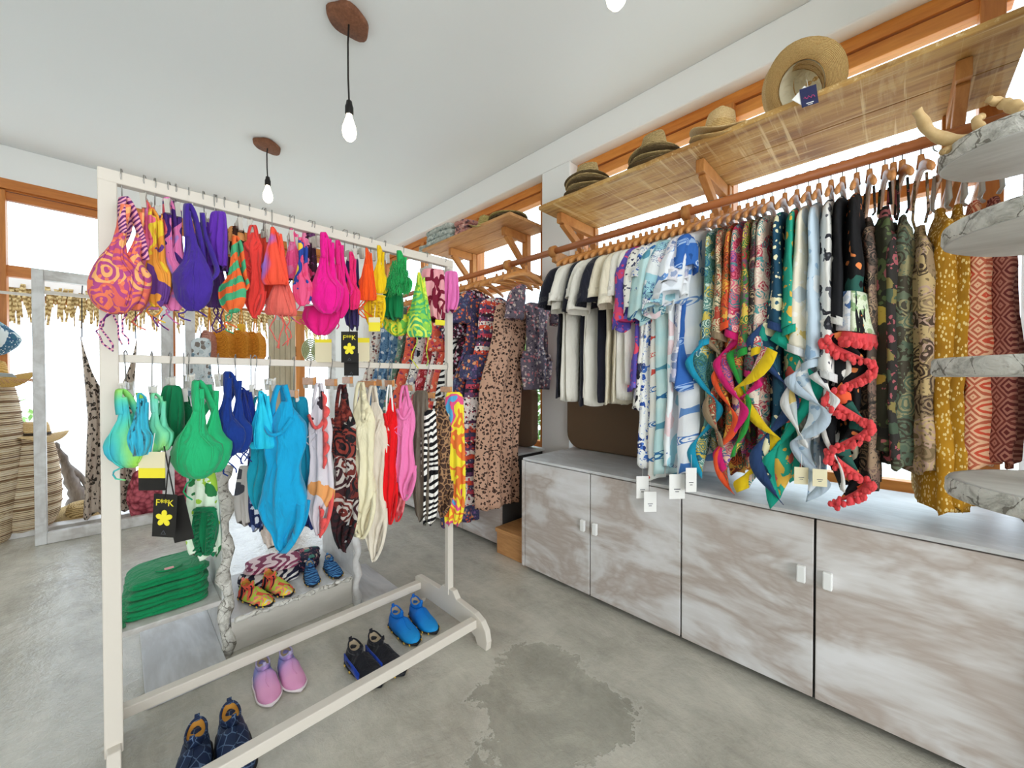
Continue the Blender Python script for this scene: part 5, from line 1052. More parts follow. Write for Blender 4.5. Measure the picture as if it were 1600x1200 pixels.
hat('pale tan fedora on top of the third hat pile from the left', (p.x+.01, p.y+.01, SZ+.05), .155, .08, .12, ST3, ST3, (.12, -.18, .3), curl=.015, band=M['bone'])
# large hats standing tilted on their rims, open side towards the room
for k, (dx, lab, mt) in enumerate(((.0, 'wide-brimmed straw hat in front, cream lining and tags, leaning on the long shelf', ST4), (.045, 'second wide-brimmed straw hat nested behind the one with tags', ST3), (.085, 'wide-brimmed pale straw hat at the back of the large hat pile', ST3))):
    p = atX(1250, 160, 2.10); hat(lab, (2.12+dx, p.y+.0+.012*k, SZ+.135+.012*k), .175, .10, .11, mt, mt, (0, radians(58-6*k), radians(-22)), curl=.012, lining=LIN if k == 0 else None, sq=.92)
p = atX(1262, 136, 1.945); t = swing_tag('navy hat tag with pink script hanging over the shelf edge', p, .055, .075, 'tagnavy', rz=radians(-68), string=.03); t.rotation_euler = (0, -.12, radians(-68))
MB().tube([(-.018+.004*k, -.002, -.042+.006*sin(k*1.9)) for k in range(10)], .0013, 4).build('script_print', M['tagpink'], t)
MB().box(-.012, -.0018, -.066, .012, -.0008, -.063).box(-.008, -.0018, -.072, .008, -.0008, -.070).build('print', M['tagwhite'], t)
p = atX(1267, 140, 1.952); t = swing_tag('white diamond-turned hat tag behind the navy one', p, .06, .06, 'tagwhite', rz=radians(-68), string=.02); t.rotation_euler = (0, .75, radians(-68))
# left bay shelf: hats, printed bag, folded grey bag
for k in range(4):
    p = atX(812, 370, 2.28); hat('dark olive hat brim, %s of the flattened pile at the end of the short shelf' % ('bottom', 'second', 'third', 'top')[k], (p.x, 2.30, z2+.002+.016*k), .17, .07, .03, ST2 if k < 3 else ST5, ST2, (.03, .02, k), group='flattened hats at the end of the short shelf', curl=.004)
p = atX(775, 365, 2.2); hat('olive and yellow woven hat crown up on the short shelf', (2.24, 2.52, z2+.012), .17, .09, .11, ST5, ST5, (.1, -.12, .3), curl=.02, band=m_cloth('olive_band', 'b9a83c'))
GB = m_print('grey_printed_cloth', 'floral', ['a7ada4', '6f7c78', 'c4c8c0', '8a948e'], 34); RB_ = m_print('red_brown_printed_cloth', 'floral', ['b0766c', '5c4448', 'd8b0a0', '7a5a60'], 34)
def cloth_heap(label, loc, lx, ly, h, mat, rz=0, nm='folded_bag', cat='bag', ph=0, layers=3):
    t = thing(nm, label, cat, loc, rz)
    for k in range(layers):
        z = h*k/layers; m = MB(); rs = []
        R = [(.0, .80), (.12, .98), (.5, 1.02), (.85, .97), (1.0, .78)]
        for q, f in R:
            ring = []
            for j in range(40):
                a = 2*pi*j/40; ca, sa = cos(a), sin(a); x = lx*f*abs(ca)**.5*(1 if ca > 0 else -1); y = ly*f*abs(sa)**.5*(1 if sa > 0 else -1)
                nv = noise.noise_vector(Vector((x*12+ph, y*12+k*3, k+q))); ring.append((x+nv.x*.014, y+nv.y*.014, z+q*h/layers*.97+(nv.z*.010 if q > .3 else 0)+h*.35*(x/lx)**2*0))
            rs.append(ring)
        m.rings(rs).build('fold', mat, t)
    return t
cloth_heap('folded grey printed cloth bag at the far end of the short shelf', (2.2, 3.08, z2+.003), .10, .22, .15, GB, ph=1)
cloth_heap('small grey-green crumpled bag left of the folded grey bag', (2.19, 3.36, z2-.02+.004), .07, .07, .05, GB, ph=5, layers=2).location.z = z2+.002
cloth_heap('red-brown printed cloth hat folded beside the olive woven hat', (2.19, 2.74, z2+.003), .08, .10, .12, RB_, ph=8, nm='cloth_hat', cat='hat')
# ------------------------------------------------------------------ round slab shelves on the right
SLX, SLY = 1.30, -.19
slab = thing('slab_display_stand', 'stand of round white-limed tree slabs at the right edge of the picture', 'display stand', (1.30, -.25, 0))
MB().lathe([(.12, 0), (.13, .02), (.05, .04), (.035, .06), (.033, 1.66), (.03, 1.68)], 18, wob=.05).build('trunk', M['birch'], slab)
SLT = m_wood('limed_slab_face', 'bdb9b2', 'dedcd6', 5, (1, .3, 1), .7)
for z, dx, dy, r in ((1.709, 0, .06, .127), (1.537, -.015, -.013, .195), (1.256, -.02, 0, .195), (1.001, -.017, -.02, .192)):
    o = MB().lathe([(.001, 0), (r*.96, 0), (r*.985, .002)], 40, (dx, dy, z), .025).build('slab', SLT, slab)
    MB().lathe([(r*.985, .002), (r, .008), (r*.995, .034), (r*.975, .039)], 40, (dx, dy, z), .025).build('bark_edge', M['birch'], o)
    MB().lathe([(r*.975, .039), (r*.9, .040), (.001, .040)], 40, (dx, dy, z), .025).build('top_face', SLT, o)
# antler-like driftwood on the top slab
def bez(pts, n=18): return interp_rows([tuple(p) for p in pts], n)
zt = 1.735+.034
def wood_piece(label, pts, r0, r1, rot=0):
    t = thing('driftwood', label, 'driftwood', pts[0], 0, 'driftwood pieces on the top slab')
    P = bez([(Vector(p)-Vector(pts[0])) for p in pts], 24)
    MB().tube(P, [lerp(r0, r1, (i/24)**1.3)*(1+.12*sin(i*1.1)) for i in range(25)], 9).build('branch', M['bone'], t); return t
def S_(px, py, dep):
    dep *= .83   # point at forward depth dep
    d = ray(px, py); k = dep/d.dot(FW); return Vector((d.x*k, d.y*k, CAM_H+d.z*k))
wood_piece('long curved pale driftwood branch curling out past the top slab edge', [S_(1600, 188, .90), S_(1560, 206, .95), S_(1520, 218, .98), S_(1480, 218, 1.0), S_(1452, 205, 1.0), S_(1440, 185, 1.0), S_(1432, 172, 1.0)], .014, .008)
wood_piece('short driftwood tip pointing up at the far right', [S_(1600, 175, .88), S_(1580, 165, .9), S_(1562, 160, .92), S_(1545, 155, .92)], .012, .006)
wood_piece('driftwood stub lying under the long curved branch', [S_(1500, 222, 1.0), S_(1488, 230, 1.0), S_(1472, 238, 1.0)], .010, .006)
wood_piece('forked driftwood piece in the middle of the top slab', [S_(1556, 196, .97), S_(1540, 206, .98), S_(1525, 190, 1.0), S_(1534, 182, 1.0)], .010, .007)
# ------------------------------------------------------------------ low display unit of whitewashed slabs behind the rack
du = thing('display_unit', 'low whitewashed slab display unit with bark-edged uprights behind the swimwear rack', 'display unit', (0, 0, 0))
MB().box(.318, 2.165, 0, .348, 2.62, .86).build('upright', M['washz'], du, bevel=.003)
bk = MB(); 
P = [(.333+.012*sin(i*1.3), 2.16-.006*sin(i*2.1), i*.043) for i in range(21)]
bk.tube(P, [.024+.006*sin(i*1.7)+.003*sin(i*4.1) for i in range(21)], 9).build('bark_edge', M['birch'], du)
MB().box(.905, 2.13, 0, .935, 2.60, .82).build('upright', M['washz'], du, bevel=.003)
P = [(.92+.008*sin(i*1.9), 2.125-.004*sin(i*2.1), i*.041) for i in range(21)]
MB().tube(P, [.020+.004*sin(i*1.7) for i in range(21)], 9).build('bark_edge', M['washz'], du)
SEAT = .16
MB().box(.35, 2.15, 0, .905, 2.62, SEAT-.02).build('block', m_wood('grey_block', 'b3ada2', 'cbc7be', 3, (.3, 1, 1), .75), du, bevel=.003)
MB().box(.348, 2.142, SEAT-.018, .905, 2.62, SEAT).build('seat_slab', M['washtop'], du, bevel=.003)
P = [(.36+.027*i, 2.142-.004*sin(i*1.7), SEAT-.012+.003*sin(i*2.3)) for i in range(21)]
MB().tube(P, [.011+.004*sin(i*2.7) for i in range(21)], 7).build('bark_edge', M['birch'], du)
MB().box(-.02, 2.17, .225, .318, 2.56, .248).build('shelf', M['washx'], du, bevel=.003)
MB().box(.06, 2.0, 0, .318, 2.62, .03).build('base_slab', M['washtop'], du, bevel=.003)
MB().box(.935, 2.02, 0, 1.14, 2.5, .03).build('base_slab', M['washtop'], du, bevel=.003)
MB().box(.935, 2.35, .28, 1.22, 2.75, .305).build('shelf', M['washtop'], du, bevel=.003)
# green folded shirts
GS = m_cloth('kelly_green_jersey', '11935a', '0c7c4a')
PKL = m_plain('pink_neck_label', 'ecb0b0', .7, 0)
def folded_shirt(label, loc, lx, ly, h, mat, rz, ph, lab=None):
    t = thing('folded_shirt', label, 'shirt', loc, rz, 'folded green shirts on the display shelf')
    for k in range(2):
        rs = []
        for q, f in ((0, .93), (.2, 1.0), (.8, 1.0), (1, .9)):
            ring = []
            for j in range(44):
                a = 2*pi*j/44; ca, sa = cos(a), sin(a); x = lx*(f-.03*k)*abs(ca)**.45*(1 if ca > 0 else -1); y = ly*(f-.02*k)*abs(sa)**.45*(1 if sa > 0 else -1)
                nv = noise.noise_vector(Vector((x*11+ph, y*11, k*2+ph))); z = h*(k+q)/2; e = (x/lx)**2
                ring.append((x+nv.x*.016, y+nv.y*.016, z+abs(nv.z)*.012*(1 if q > .5 else 0)-(.012*e*e if x < 0 else 0)*(k+q)))
            rs.append(ring)
        MB().rings(rs).build('fold', mat, t)
    P = [(.045*cos(a), -ly*.35+.035*sin(a), h+.007) for a in [radians(180+12*i) for i in range(16)]]
    MB().tube(P, .004, 6).build('collar', mat, t)
    if lab: MB().box(-.016, -ly*.35-.03, h+.006, .016, -ly*.35-.006, h+.011).build('neck_label', PKL, t)
    return t
zz = .2495
for k, (lab, ox) in enumerate((('green folded shirt, bottom of the stack, one sleeve hanging off the shelf', -.01), ('green folded shirt, second from the bottom', .0), ('green folded shirt with a pink neck label, third from the bottom', .0), ('green folded shirt, top of the stack, label showing', .01))):
    folded_shirt(lab, (.145+ox*.5, 2.355+.022*k, zz), .148-.004*k, .135, .030, GS, .03*k-.04, k*3.1, lab=k in (2, 3)); zz += .033
MB_s = MB().tube([(-.0, 2.22, .262), (-.022, 2.205, .255), (-.038, 2.2, .235), (-.042, 2.2, .21)], [.02, .02, .018, .012], 8)
sl = MB_s.build('hanging_sleeve', GS); [setattr(sl, 'parent', o) for o in COL.objects if o.get('label', '').startswith('green folded shirt, bottom')]
bpy.context.view_layer.update(); sl.matrix_parent_inverse = sl.parent.matrix_world.inverted()
# folded prints and shoes on the seat
FP1 = m_print('pink_white_mesh_print', 'zebra', ['8a3c5c', 'f0d8dc'], 12); FP2 = m_print('white_black_zigzag', 'zebra', ['f0ece8', '23223a'], 11); FP3 = m_print('navy_floral_print', 'floral', ['1d2038', '4a8a7c', 'b0606c', '2a2c44', 'c8b0a0'], 22)
cloth_heap('pink and white patterned folded swimwear on the seat slab', (.60, 2.47, SEAT+.052), .13, .09, .035, FP1, rz=-.3, nm='folded_swimwear', cat='swimwear', ph=3, layers=2)
cloth_heap('black and white zigzag folded swimwear underneath the pink one', (.575, 2.43, SEAT+.002), .14, .11, .048, FP2, rz=-.3, nm='folded_swimwear', cat='swimwear', ph=9, layers=2)
cloth_heap('navy flowered folded swimwear right of the zigzag one', (.755, 2.46, SEAT+.002), .075, .10, .07, FP3, rz=-.5, nm='folded_swimwear', cat='swimwear', ph=14, layers=3)
# ------------------------------------------------------------------ water shoes
def water_shoe(label, loc, rz, upper, sole, lining, group, L=.245, collar=None, tab=True, side=1, tongue=False, dots=None, s=1):
    """x: from the heel (-) to the toe (+)"""
    t = thing('water_shoe', label, 'shoe', loc, rz, group); t.scale = (s, s, s)
    def outline(u):     # half width and centre line
        w_ = .030+.014*sin(pi*min(1, u*1.05))**1.0*(1.0 if u > .3 else .8)+.006*(u > .55)*sin(pi*(u-.55)/.45); e = min(1, sqrt(max(0, 1-((max(0, .14-u))/.14)**2)))*min(1, sqrt(max(0, 1-((max(0, u-.80))/.20)**2)))
        return w_*e, side*.008*sin(pi*u)*(u)
    N = 26; rs = []; so = []
    for i in range(N+1):
        u = i/N; hw, cy = outline(u); hw = max(hw, .002); x = (u-.5)*L
        h = lerp(.066, .074, min(1, u/.15)) if u < .15 else (.074-.010*sin(pi*(u-.15)/.3) if u < .45 else lerp(.070, .026, ((u-.45)/.55)**.8))
        h *= min(1, .45+(u/.04)*.55) if u < .04 else 1; h *= .55 if u > .985 else 1
        ring = []
        for k in range(16):
            a = 2*pi*k/16; c_, s_ = cos(a), sin(a); top_ = s_ > 0
            yy = cy+hw*c_*(1 if not top_ else (1-.12*s_)); z_ = .012+(h-.012)*(abs(s_)**(.75))*(1 if top_ else 0)
            ring.append((x+(-.006*s_ if u < .1 else 0), yy, z_ if top_ else .010))
        rs.append(ring)
        ring = []
        for k in range(16):
            a = 2*pi*k/16; ring.append((x*1.03, cy+(hw+.004)*cos(a), .008+.0075*sin(a)))
        so.append(ring)
    MB().rings(rs).build('upper', upper, t); MB().rings(so).build('sole', sole, t)
    # ankle opening: raised collar and a dark inside
    pts = []; ins = []
    for k in range(28):
        a = 2*pi*k/28; x = -.27*L+.17*L*cos(a); y = side*.002+.024*sin(a)*(1-.25*cos(a)); z = .073+.020*max(0, -cos(a))**2+.022*max(0, cos(a))**3
        pts.append((x, y, z)); ins.append((x, y*.96, z-.003))
    MB().tube(pts, .0032, 7, True).build('collar', collar or upper, t)
    lo = [(x, y*1.08, .060) for x, y, z in pts]
    MB().rings([lo, pts], False, False).build('ankle_cuff', upper, t, solid=.003)
    MB().rings([[(x*.98-.0013, y*.9, z+.0) for x, y, z in ins], [(x*.97, y*.86, .069) for x, y, z in ins]], False, True).build('lining', lining, t)
    if tab: MB().ribbon([(-.11*L, 0, .094), (-.10*L, 0, .104), (-.085*L, 0, .104), (-.075*L, 0, .088)], .012, .002, (0, 1, 0)).build('pull_tab', collar or upper, t)
    MB().ribbon([(-.44*L, 0, .090), (-.455*L, 0, .102), (-.47*L, 0, .10), (-.47*L, 0, .08)], .012, .002, (0, 1, 0)).build('heel_tab', collar or upper, t)
    MB().tube([(-.10*L+.05*L*i, .0+.004*sin(i), rs[min(N, int((.40+.05*i)*N))][4][2]+.001) for i in range(8)], .0016, 5).build('seam', upper, t)
    if dots:
        f = MB()
        for i, u in enumerate((.15, .35, .6, .8, .92)):
            hw, cy = outline(u); f.ball(((u-.5)*L*1.03, cy-(hw+.003), .007), .006, 8, 5, (1.3, .5, .8)).ball(((u-.5)*L*1.03, cy+(hw+.003), .007), .006, 8, 5, (1.3, .5, .8))
        q = f.build('sole_grip', dots, t); q['kind'] = 'stuff'
    return t
def grad_mat(name, cols, axis=0, a=-.12, b=.12):
    t = NT(name, .6, .3); z = t.sep(t.coord())[axis]; f = t.math('DIVIDE', t.math('SUBTRACT', z, a), b-a); n = t.noise(t.coord(), 18, 2); f = t.math('ADD', f, t.math('MULTIPLY_ADD', n.outputs[0], .12, -.06))
    t.base(t.ramp(f, [(i/(len(cols)-1), c) for i, c in enumerate(cols)])); return t.m
UB = grad_mat('blue_fade', ['0a62c0', '0a78d2', '1fa0ec']); LP = grad_mat('lilac_pink_fade', ['9a8cc8', '8a90d0', 'd8a0d0', 'e8a4cc', 'e39cc4']); BK = m_cloth('black_neoprene', '1c1c22', '22222a'); BLS = m_cloth('royal_blue_side', '1c46b8')
NVL = NT('navy_line_print', .6, .3)
_v = NVL.coord(); _e = NVL.vor(_v, 34, 'DISTANCE_TO_EDGE'); NVL.base(NVL.mix(NVL.math('LESS_THAN', _e.outputs['Distance'], .035), '1c2c4c', '5a7090')); NVL = NVL.m
BSTR = m_print('blue_wave_stripe', 'zebra', ['1d3c6c', '4a86b8'], 22); MULTI = m_print('multi_colour_shoe', 'tie', ['20202a', 'e8604c', 'b8d04c', 'f08a7c', 'f0d83c', 'c8c8d0'], 14, extra=1)
SOB = m_plain('black_sole', '1b1c20', .6, .2); SOP = m_plain('pink_white_sole', 'ece0e2', .5, 0); TANL = m_plain('tan_lining', 'c98f3c', .8, 0); GRL = m_plain('beige_lining', 'b7a68c', .8, 0)
DOT = m_plain('coloured_grip', 'd8b04c', .6, 0)
def shoe_at(label, toe, heel, *a, **k):
    A_ = atZ(toe[0], toe[1], 0.0); B_ = atZ(heel[0], heel[1], 0.0); z = k.pop('z', 0)
    if z: A_ = atZ(toe[0], toe[1], z); B_ = atZ(heel[0], heel[1], z)
    c = (A_+B_)/2; d = A_-B_; L = d.length
    t = water_shoe(label, (c.x, c.y, z+.001), atan2(d.y, d.x), *a, s=k.pop('scale', None) or min(1.1, max(.8, L/.245)), **k); return t
shoe_at('bright blue water shoe, left one of the pair by the rack foot', (652, 1010), (612, 972), UB, SOB, GRL, 'bright blue water shoe pair', dots=DOT, side=1, scale=1.0)
shoe_at('bright blue water shoe, right one of the pair by the rack foot', (684, 994), (642, 954), UB, SOB, GRL, 'bright blue water shoe pair', dots=DOT, side=-1, scale=1.0)
shoe_at('lilac fading to pink water shoe, left one', (424, 1105), (407, 1052), LP, SOP, GRL, 'lilac and pink water shoe pair', side=1, collar=m_plain('lilac_rubber', 'b4aad0', .4, 0), scale=.93)
shoe_at('lilac fading to pink water shoe, right one', (470, 1082), (443, 1035), LP, SOP, GRL, 'lilac and pink water shoe pair', side=-1, collar=bpy.data.materials['lilac_rubber'], scale=.93)
for k, (te, he, lab) in enumerate((((592, 1072), (548, 1032), 'left'), ((628, 1054), (580, 1018), 'right'))):
    t = shoe_at('black water shoe with royal blue side panel, %s one of the pair' % lab, te, he, BK, SOB, GRL, 'black and blue water shoe pair', dots=DOT, side=1-2*k, scale=1.03)
    m = MB(); m.ribbon([(-.105, -.031, .035), (-.06, -.0385, .034), (-.01, -.0425, .032), (.04, -.046, .026)], .030, .004, (0, 0, 1)); m.build('side_panel', BLS, t)
    text_mesh('lettering', 'SPORT', .017, M['tagblack'], t, (-.045, -.0435, .028), (pi/2, 0, -.12))
for k, (te, he, lab) in enumerate((((288, 1275), (308, 1170), 'nearest left'), ((380, 1225), (358, 1138), 'right'))):
    shoe_at('navy water shoe with pale line print, %s one of the front pair' % lab, te, he, NVL, SOB, TANL, 'navy line print water shoe pair', side=1-2*k, scale=1.12)
sz_ = SEAT+.0
for te, he, mt, lab, g in (((440, 955), (362, 925), MULTI, 'multicoloured red and lime water shoe, left one on the seat slab', 'multicoloured water shoe pair'), ((470, 940), (400, 908), MULTI, 'multicoloured red and lime water shoe, right one on the seat slab', 'multicoloured water shoe pair'), ((490, 920), (482, 892), BSTR, 'blue striped water shoe, left one on the seat slab', 'blue striped water shoe pair'), ((532, 908), (508, 882), BSTR, 'blue striped water shoe, right one on the seat slab', 'blue striped water shoe pair')):
    shoe_at(lab, te, he, mt, SOB, TANL if mt is MULTI else GRL, g, z=sz_, dots=DOT, scale=.92 if mt is MULTI else .8)
# ------------------------------------------------------------------ left side: baskets, hats, drape, bags
def ray_floor(px, py, z=0): return atZ(px, py, z)
BK1 = NT('striped_basket_weave', .75, .2); _z = BK1.sep(BK1.coord())[2]
_n = BK1.noise(BK1.coord(sc=(.4, .4, 9)), 5, 3); _st = BK1.math('SINE', BK1.math('MULTIPLY', _z, 420)); _k = BK1.math('MULTIPLY_ADD', _st, .16, BK1.math('MULTIPLY', _n.outputs[0], 1.0))
BK1.base(BK1.ramp(_k, [(.30, '7a5f45'), (.40, 'cfae84'), (.5, 'ecd8b6'), (.72, 'f4e6cc')])); BK1.bump(BK1.math('MULTIPLY_ADD', _st, .5, .5), .8, .01); BK1 = BK1.m
def basket(label, c, prof):
    t = thing('tall_basket', label, 'basket', c)
    rs = interp_rows(prof, 40); MB().lathe([(r, z) for r, z in rs], 40).build('body', BK1, t)
    z1_ = prof[-1][1]; r1 = prof[-1][0]
    MB().tube([(r1*cos(2*pi*k/30), r1*sin(2*pi*k/30), z1_) for k in range(30)], .012, 6, True).build('rim', BK1, t)
    f = MB()
    for j in range(int(z1_/.085)):
        z = .06+j*.085; i = min(40, int(z/z1_*40)); r = [q for q in rs if q[1] <= z+.001][-1][0] if z > prof[0][1] else prof[0][0]
        f.tube([(r*1.004*cos(2*pi*k/36), r*1.004*sin(2*pi*k/36), z) for k in range(36)], .005, 5, True)
    f.build('coil', m_plain('dark_coil', '7a5c40', .8) if 'dark_coil' not in bpy.data.materials else bpy.data.materials['dark_coil'], t); return t
c = atZ(-42, 852, 0); basket('tallest striped woven basket at the left edge, hat on top', (c.x, c.y, 0), [(.17, 0), (.19, .05), (.225, .3), (.245, .7), (.235, 1.0), (.20, 1.22), (.18, 1.27)])
H1 = m_straw('gold_straw', 'b98a3c', 'e0b868', 90)
hat('golden straw hat with frayed brim and pale blue tag on the tallest basket', (c.x+.05, c.y, 1.275), .26, .125, .13, H1, H1, (.0, .06, 0), curl=-.02, wob=.05, sq=.95)
fr_ = MB(); r = random.Random(5)
for k in range(150):
    a = 2*pi*k/150; fr_.bar((c.x+.05+.25*cos(a), c.y+.238*sin(a), 1.255), (c.x+.05+.285*cos(a+r.uniform(-.05, .05)), c.y+.27*sin(a), 1.235+r.uniform(-.02, .01)), .005, .002)
fo = fr_.build('hat_fringe', m_straw('frayed_straw', 'a87848', 'd8a878', 60)); fo['kind'] = 'stuff'; fo.parent = [o for o in COL.objects if o.get('label', '').startswith('golden straw')][0]
bpy.context.view_layer.update(); fo.matrix_parent_inverse = fo.parent.matrix_world.inverted()
tg = swing_tag('pale blue tag lying on the golden hat brim', (c.x+.16, c.y-.20, 1.30), .13, .06, m_plain('pale_blue_card', 'c4d8e8', .6, 0), rz=.2, string=.03); tg.rotation_euler = (1.1, .1, -.3)
BW = m_print('blue_white_knot_print', 'paisley', ['dfe6e4', '2f5a7c', '7ca0a8', '3a6a80'], 18)
kn = thing('printed_bag', 'blue and white printed round cloth bag hanging at the left edge above the golden hat', 'bag', (c.x+.02, c.y+.02, 1.60))
MB().loft([(0, 0, .16, .03, .03), (0, 0, .12, .10, .10), (0, 0, .02, .20, .19), (0, 0, -.08, .21, .2), (0, 0, -.15, .14, .13), (0, 0, -.17, .05, .05)], 28, 20, fold=.01, fk=5, ph=1, crumple=.018).build('pouch', BW, kn)
MB().tube(bez([(-.02, 0, .15), (-.06, 0, .24), (0, 0, .335), (.05, 0, .24), (.02, 0, .15)], 16), .016, 7).build('handle', BW, kn)
hk = MB().bar((c.x-.5, c.y+.02, 1.93), (c.x+.3, c.y+.02, 1.93), .02, .02).build('hanging_rail', M['rack']); tag(hk, 'pale hanging rail at the left edge carrying the round printed bag', 'rail')
c = atZ(40, 832, 0); basket('shorter striped woven basket behind the grey door frame upright', (c.x, c.y, 0), [(.13, 0), (.15, .04), (.19, .16), (.2, .35), (.18, .60), (.155, .74), (.15, .78)])
hat('pale straw hat with dark beaded edge on the shorter basket', (c.x+.02, c.y, .79), .22, .12, .12, ST3, ST3, (0, .05, 0), curl=-.01, wob=.03, band=BANDM, sq=.95)
DW = m_wood('grey_driftwood', '4e4740', 'a09a94', 5, (1, 1, .2), .8)
c = atZ(112, 805, 0); t = thing('driftwood_root', 'grey driftwood root piece leaning right of the shorter basket', 'driftwood', (c.x, c.y, 0))
MB().tube(bez([(-.10, 0, .68), (-.04, 0, .5), (0, 0, .32), (.04, 0, .16), (.0, 0, .03)], 20), [.02+.055*(i/20)+.008*sin(i*2) for i in range(21)], 10).build('root', DW, t)
MB().tube(bez([(-.02, 0, .45), (.06, .02, .34), (.11, 0, .2)], 10), [.03-.0015*i for i in range(11)], 8).build('knot', DW, t)
c = atZ(128, 815, 0.0); hat('brown seagrass hat lying on the ledge behind the leopard drape', (c.x, c.y+.05, .07), .2, .10, .10, ST1, ST1, (.3, 0, 0), curl=.0)
# leopard drape hung by two corners
LG = m_print('grey_leopard_print', 'leopard', ['c4b4a4', '6e5e50', '3a342e'], 26)
p0 = atY(128, 525, 4.9); p1 = atY(212, 528, 4.9); dr = thing('leopard_drape', 'leopard print sarong draped from two corners in the doorway behind the rack', 'drape', ((p0.x+p1.x)/2, 4.9, 0))
w2 = (p1.x-p0.x)/2; P = []
for i in range(37):
    v = i/36; row = []
    for j in range(31):
        u = j/30*2-1; sag = (1-u*u)*.55*(1-v)**2; ztop = p0.z; z = lerp(ztop-sag*.9, .08, v); wid = lerp(1.0, .80, min(1, v*2.2)) if v < .45 else lerp(.80, .98, (v-.45)/.55)
        row.append((u*w2*wid*1.05, .035*sin(u*11+v*2)*min(1, v*2+.15)+.02*sin(u*23), z+.02*sin(u*9)*v))
    P.append(row)
MB().grid(P).build('cloth', LG, dr, solid=.004)
for p in (p0, p1): MB().tube([(p.x-dr.location.x, 0, p.z-.01), (p.x-dr.location.x, .05, p.z+.35), (p.x-dr.location.x, .2, 2.12)], .004, 5).build('string', M['cord'], dr)
# pink crocheted bag on the ledge
PC = NT('pink_crochet', .9, .15); _v = PC.coord(); _o = PC.vor(_v, 26); PC.base(PC.ramp(_o.outputs['Distance'], [(.1, 'd8707c'), (.45, 'cf6874'), (.75, '8a3a44')])); PC.bump(_o.outputs['Distance'], 1, .03); PC = PC.m
c = atY(281, 806, 4.72); pb = thing('crochet_bag', 'large pink crocheted bag on the ledge behind the emerald bra', 'bag', (c.x, 4.78, .05), .0)
MB().loft([(0, 0, .40, .26, .04), (0, 0, .36, .31, .08), (0, 0, .2, .35, .12), (0, 0, .05, .34, .13), (0, 0, .0, .30, .11)], 40, 24, fold=.01, fk=3, crumple=.03).build('body', PC, pb)
MB().tube(bez([(-.15, 0, .38), (-.13, .02, .55), (0, .03, .62), (.13, .02, .55), (.15, 0, .38)], 20), .012, 7).build('handle', m_plain('leather_strap', '6a4432', .6), pb)
RLZ = 1.94
# rattan bags hanging mid-distance
RT = m_straw('rattan_weave', 'c4741c', 'eda43c', 55); RT2 = m_straw('dusty_pink_rattan', 'b87868', 'd8a08c', 55); GY = m_plain('gold_clasp', 'eab62c', .5, 0)
def rattan(label, x0, y0, x1, y1, Y, mat, neck=True):
    c, W, H = seat_px(x0, y0, x1, y1, Y); t = thing('rattan_bag', label, 'bag', c, radians(-YAW), 'rattan bags behind the rack')
    pr = [(-W*.72, -H), (W*.72, -H), (W*.95, -H*.9), (W, -H*.45), (W*.85, -H*.2), (W*.35, -H*.04), (W*.25, 0), (-W*.25, 0), (-W*.35, -H*.04), (-W*.85, -H*.2), (-W, -H*.45), (-W*.95, -H*.9)]
    MB().prism(pr, -.05, .05, FM).build('body', mat, t, bevel=.01)
    for s_ in (-1, 1): MB().tube([(x*1.0, s_*.05, z) for x, z in pr], .008, 5, True).build('rim', mat, t)
    for k in range(1, 7): MB().box(-W*.82, -.058, -H*(.14+.13*k)-.003, W*.82, -.052, -H*(.14+.13*k)+.003).build('cane', mat, t)
    if neck:
        MB().box(-W*.22, -.03, -.01, W*.22, .03, H*.28).build('clasp', GY, t, bevel=.005)
    MB().tube(bez([(-W*.2, 0, 0), (-W*.12, 0, (RLZ-c.z)*.6), (0, 0, RLZ-c.z+.012), (W*.12, 0, (RLZ-c.z)*.6), (W*.2, 0, 0)], 14), .005, 5).build('strap', RT, t)
    return t
rattan('orange rattan bottle-shaped bag with yellow clasp, second from left behind the rack', 333, 518, 364, 560, 4.56, RT)
rattan('orange rattan bag with cane weave, third from left behind the rack', 362, 518, 392, 560, 4.56, RT)
rattan('orange rattan bag at the right of the rattan bags', 388, 520, 410, 560, 4.56, RT, False)
rattan('dusty pink rattan bag at the left of the rattan bags', 319, 518, 336, 560, 4.56, RT2, False)
rail = tag(MB().tube([(.44, 4.578, RLZ), (1.76, 4.578, RLZ)], .012, 8).build('back_rail', M['rod']), 'wooden rail high behind the rack carrying bags and boards', 'rail')
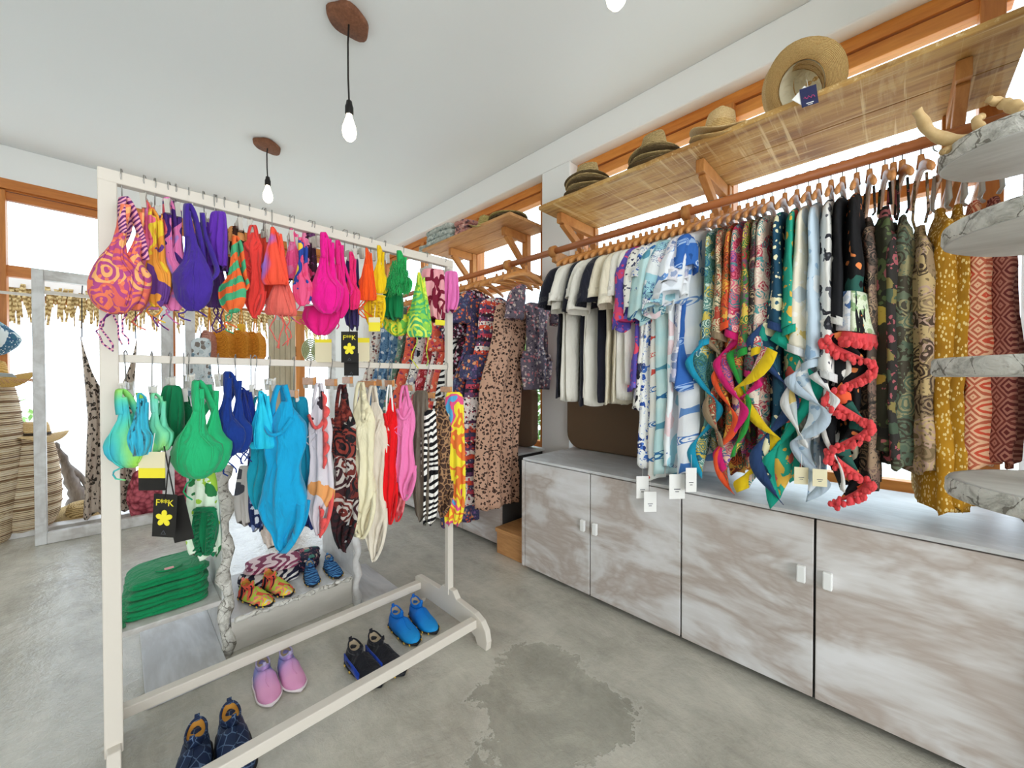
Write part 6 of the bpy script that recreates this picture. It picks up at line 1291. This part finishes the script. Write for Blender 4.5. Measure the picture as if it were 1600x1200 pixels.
# back display board, sandals and shirt behind the rack
m_pale = m_wood('pale_board', 'bfae8c', 'ddd2b6', 6, (1, 1, .2))
bd = thing('display_board', 'pale plank board standing in the background behind the middle bar', 'board', (0, 0, 0))
a_ = atY(420, 500, 4.4); b_ = atY(462, 500, 4.4); zt_ = atY(436, 500, 4.4).z
for k in range(5):
    x0 = lerp(a_.x, b_.x, k/5); x1 = lerp(a_.x, b_.x, (k+1)/5)-.004; MB().box(x0, 4.4, .02, x1, 4.43, zt_).build('plank', m_pale, bd, bevel=.002)
MB().box(a_.x, 4.43, .0, b_.x, 4.5, .06).build('foot_rail', M['washx'], bd)
LEA = m_plain('brown_leather', '8a4f28', .6, .2)
for k, px in enumerate((438, 456)):
    c, W, H = seat_px(px-8, 536, px+8, 562, 4.57); t = thing('leather_sandal', 'brown leather sandal hanging behind the rack, %s one' % ('left', 'right')[k], 'sandal', c, radians(-YAW), 'brown leather sandals')
    MB().loft([(0, 0, 0, W*.5, .01), (0, 0, -H*.3, W*.8, .012), (0, 0, -H*.7, W*.75, .012), (0, 0, -H, W*.5, .01)], 20, 8).build('sole', LEA, t)
    for q in (.25, .5, .75): MB().tube(bez([(-W*.8, 0, -H*q), (0, -.035, -H*(q+.08)), (W*.8, 0, -H*q)], 8), .007, 5).build('strap', LEA, t)
    MB().tube([(0, 0, 0), (0, 0, RLZ-c.z)], .003, 4).build('cord', M['cord'], t)
BLW = m_print('pale_blue_white_dress', 'floral', ['dfe6e8', '7c98a8', 'c4d0d4', '8a8078'], 18)
c, W, H = seat_px(292, 528, 336, 640, 4.5); t = thing('hanging_dress', 'pale blue and grey patterned dress on a hanger in the doorway behind the rack', 'dress', c, radians(-YAW))
MB().loft([(0, 0, 0, W*.3, .02), (0, 0, -.05, W*.7, .04), (0, 0, -H*.3, W*.6, .05), (0, 0, -H*.7, W*.7, .07), (0, 0, -H, W*.85, .08)], 30, 24, fold=.02, fk=4, crumple=.015, open_=True).build('body', BLW, t)
MB().tube([(0, 0, 0), (0, 0, .1), (.02, 0, .13)], .004, 5).build('hook', M['metal'], t)
c, W, H = seat_px(472, 528, 498, 566, 4.56); t = thing('round_green_basket', 'round pale green woven plate hanging behind the pink rattan cards', 'basket', (c.x, 4.56, c.z-H/2), radians(-YAW))
f = MB()
for k in range(1, 7): f.tube([(W*k/6*cos(2*pi*j/26), 0, W*1.3*k/6*sin(2*pi*j/26)) for j in range(26)], W/11, 6, True)
MB().tube([(0, 0, W*1.2), (0, 0, RLZ-c.z+H/2)], .004, 4).build('cord', M['cord'], t)
f.build('coil', m_straw('pale_green_weave', '9fb07a', 'd4dcb4', 80), t)
# clothes rack far behind with pale blue cloths seen below the middle bar
c, W, H = seat_px(360, 578, 392, 640, 4.4)
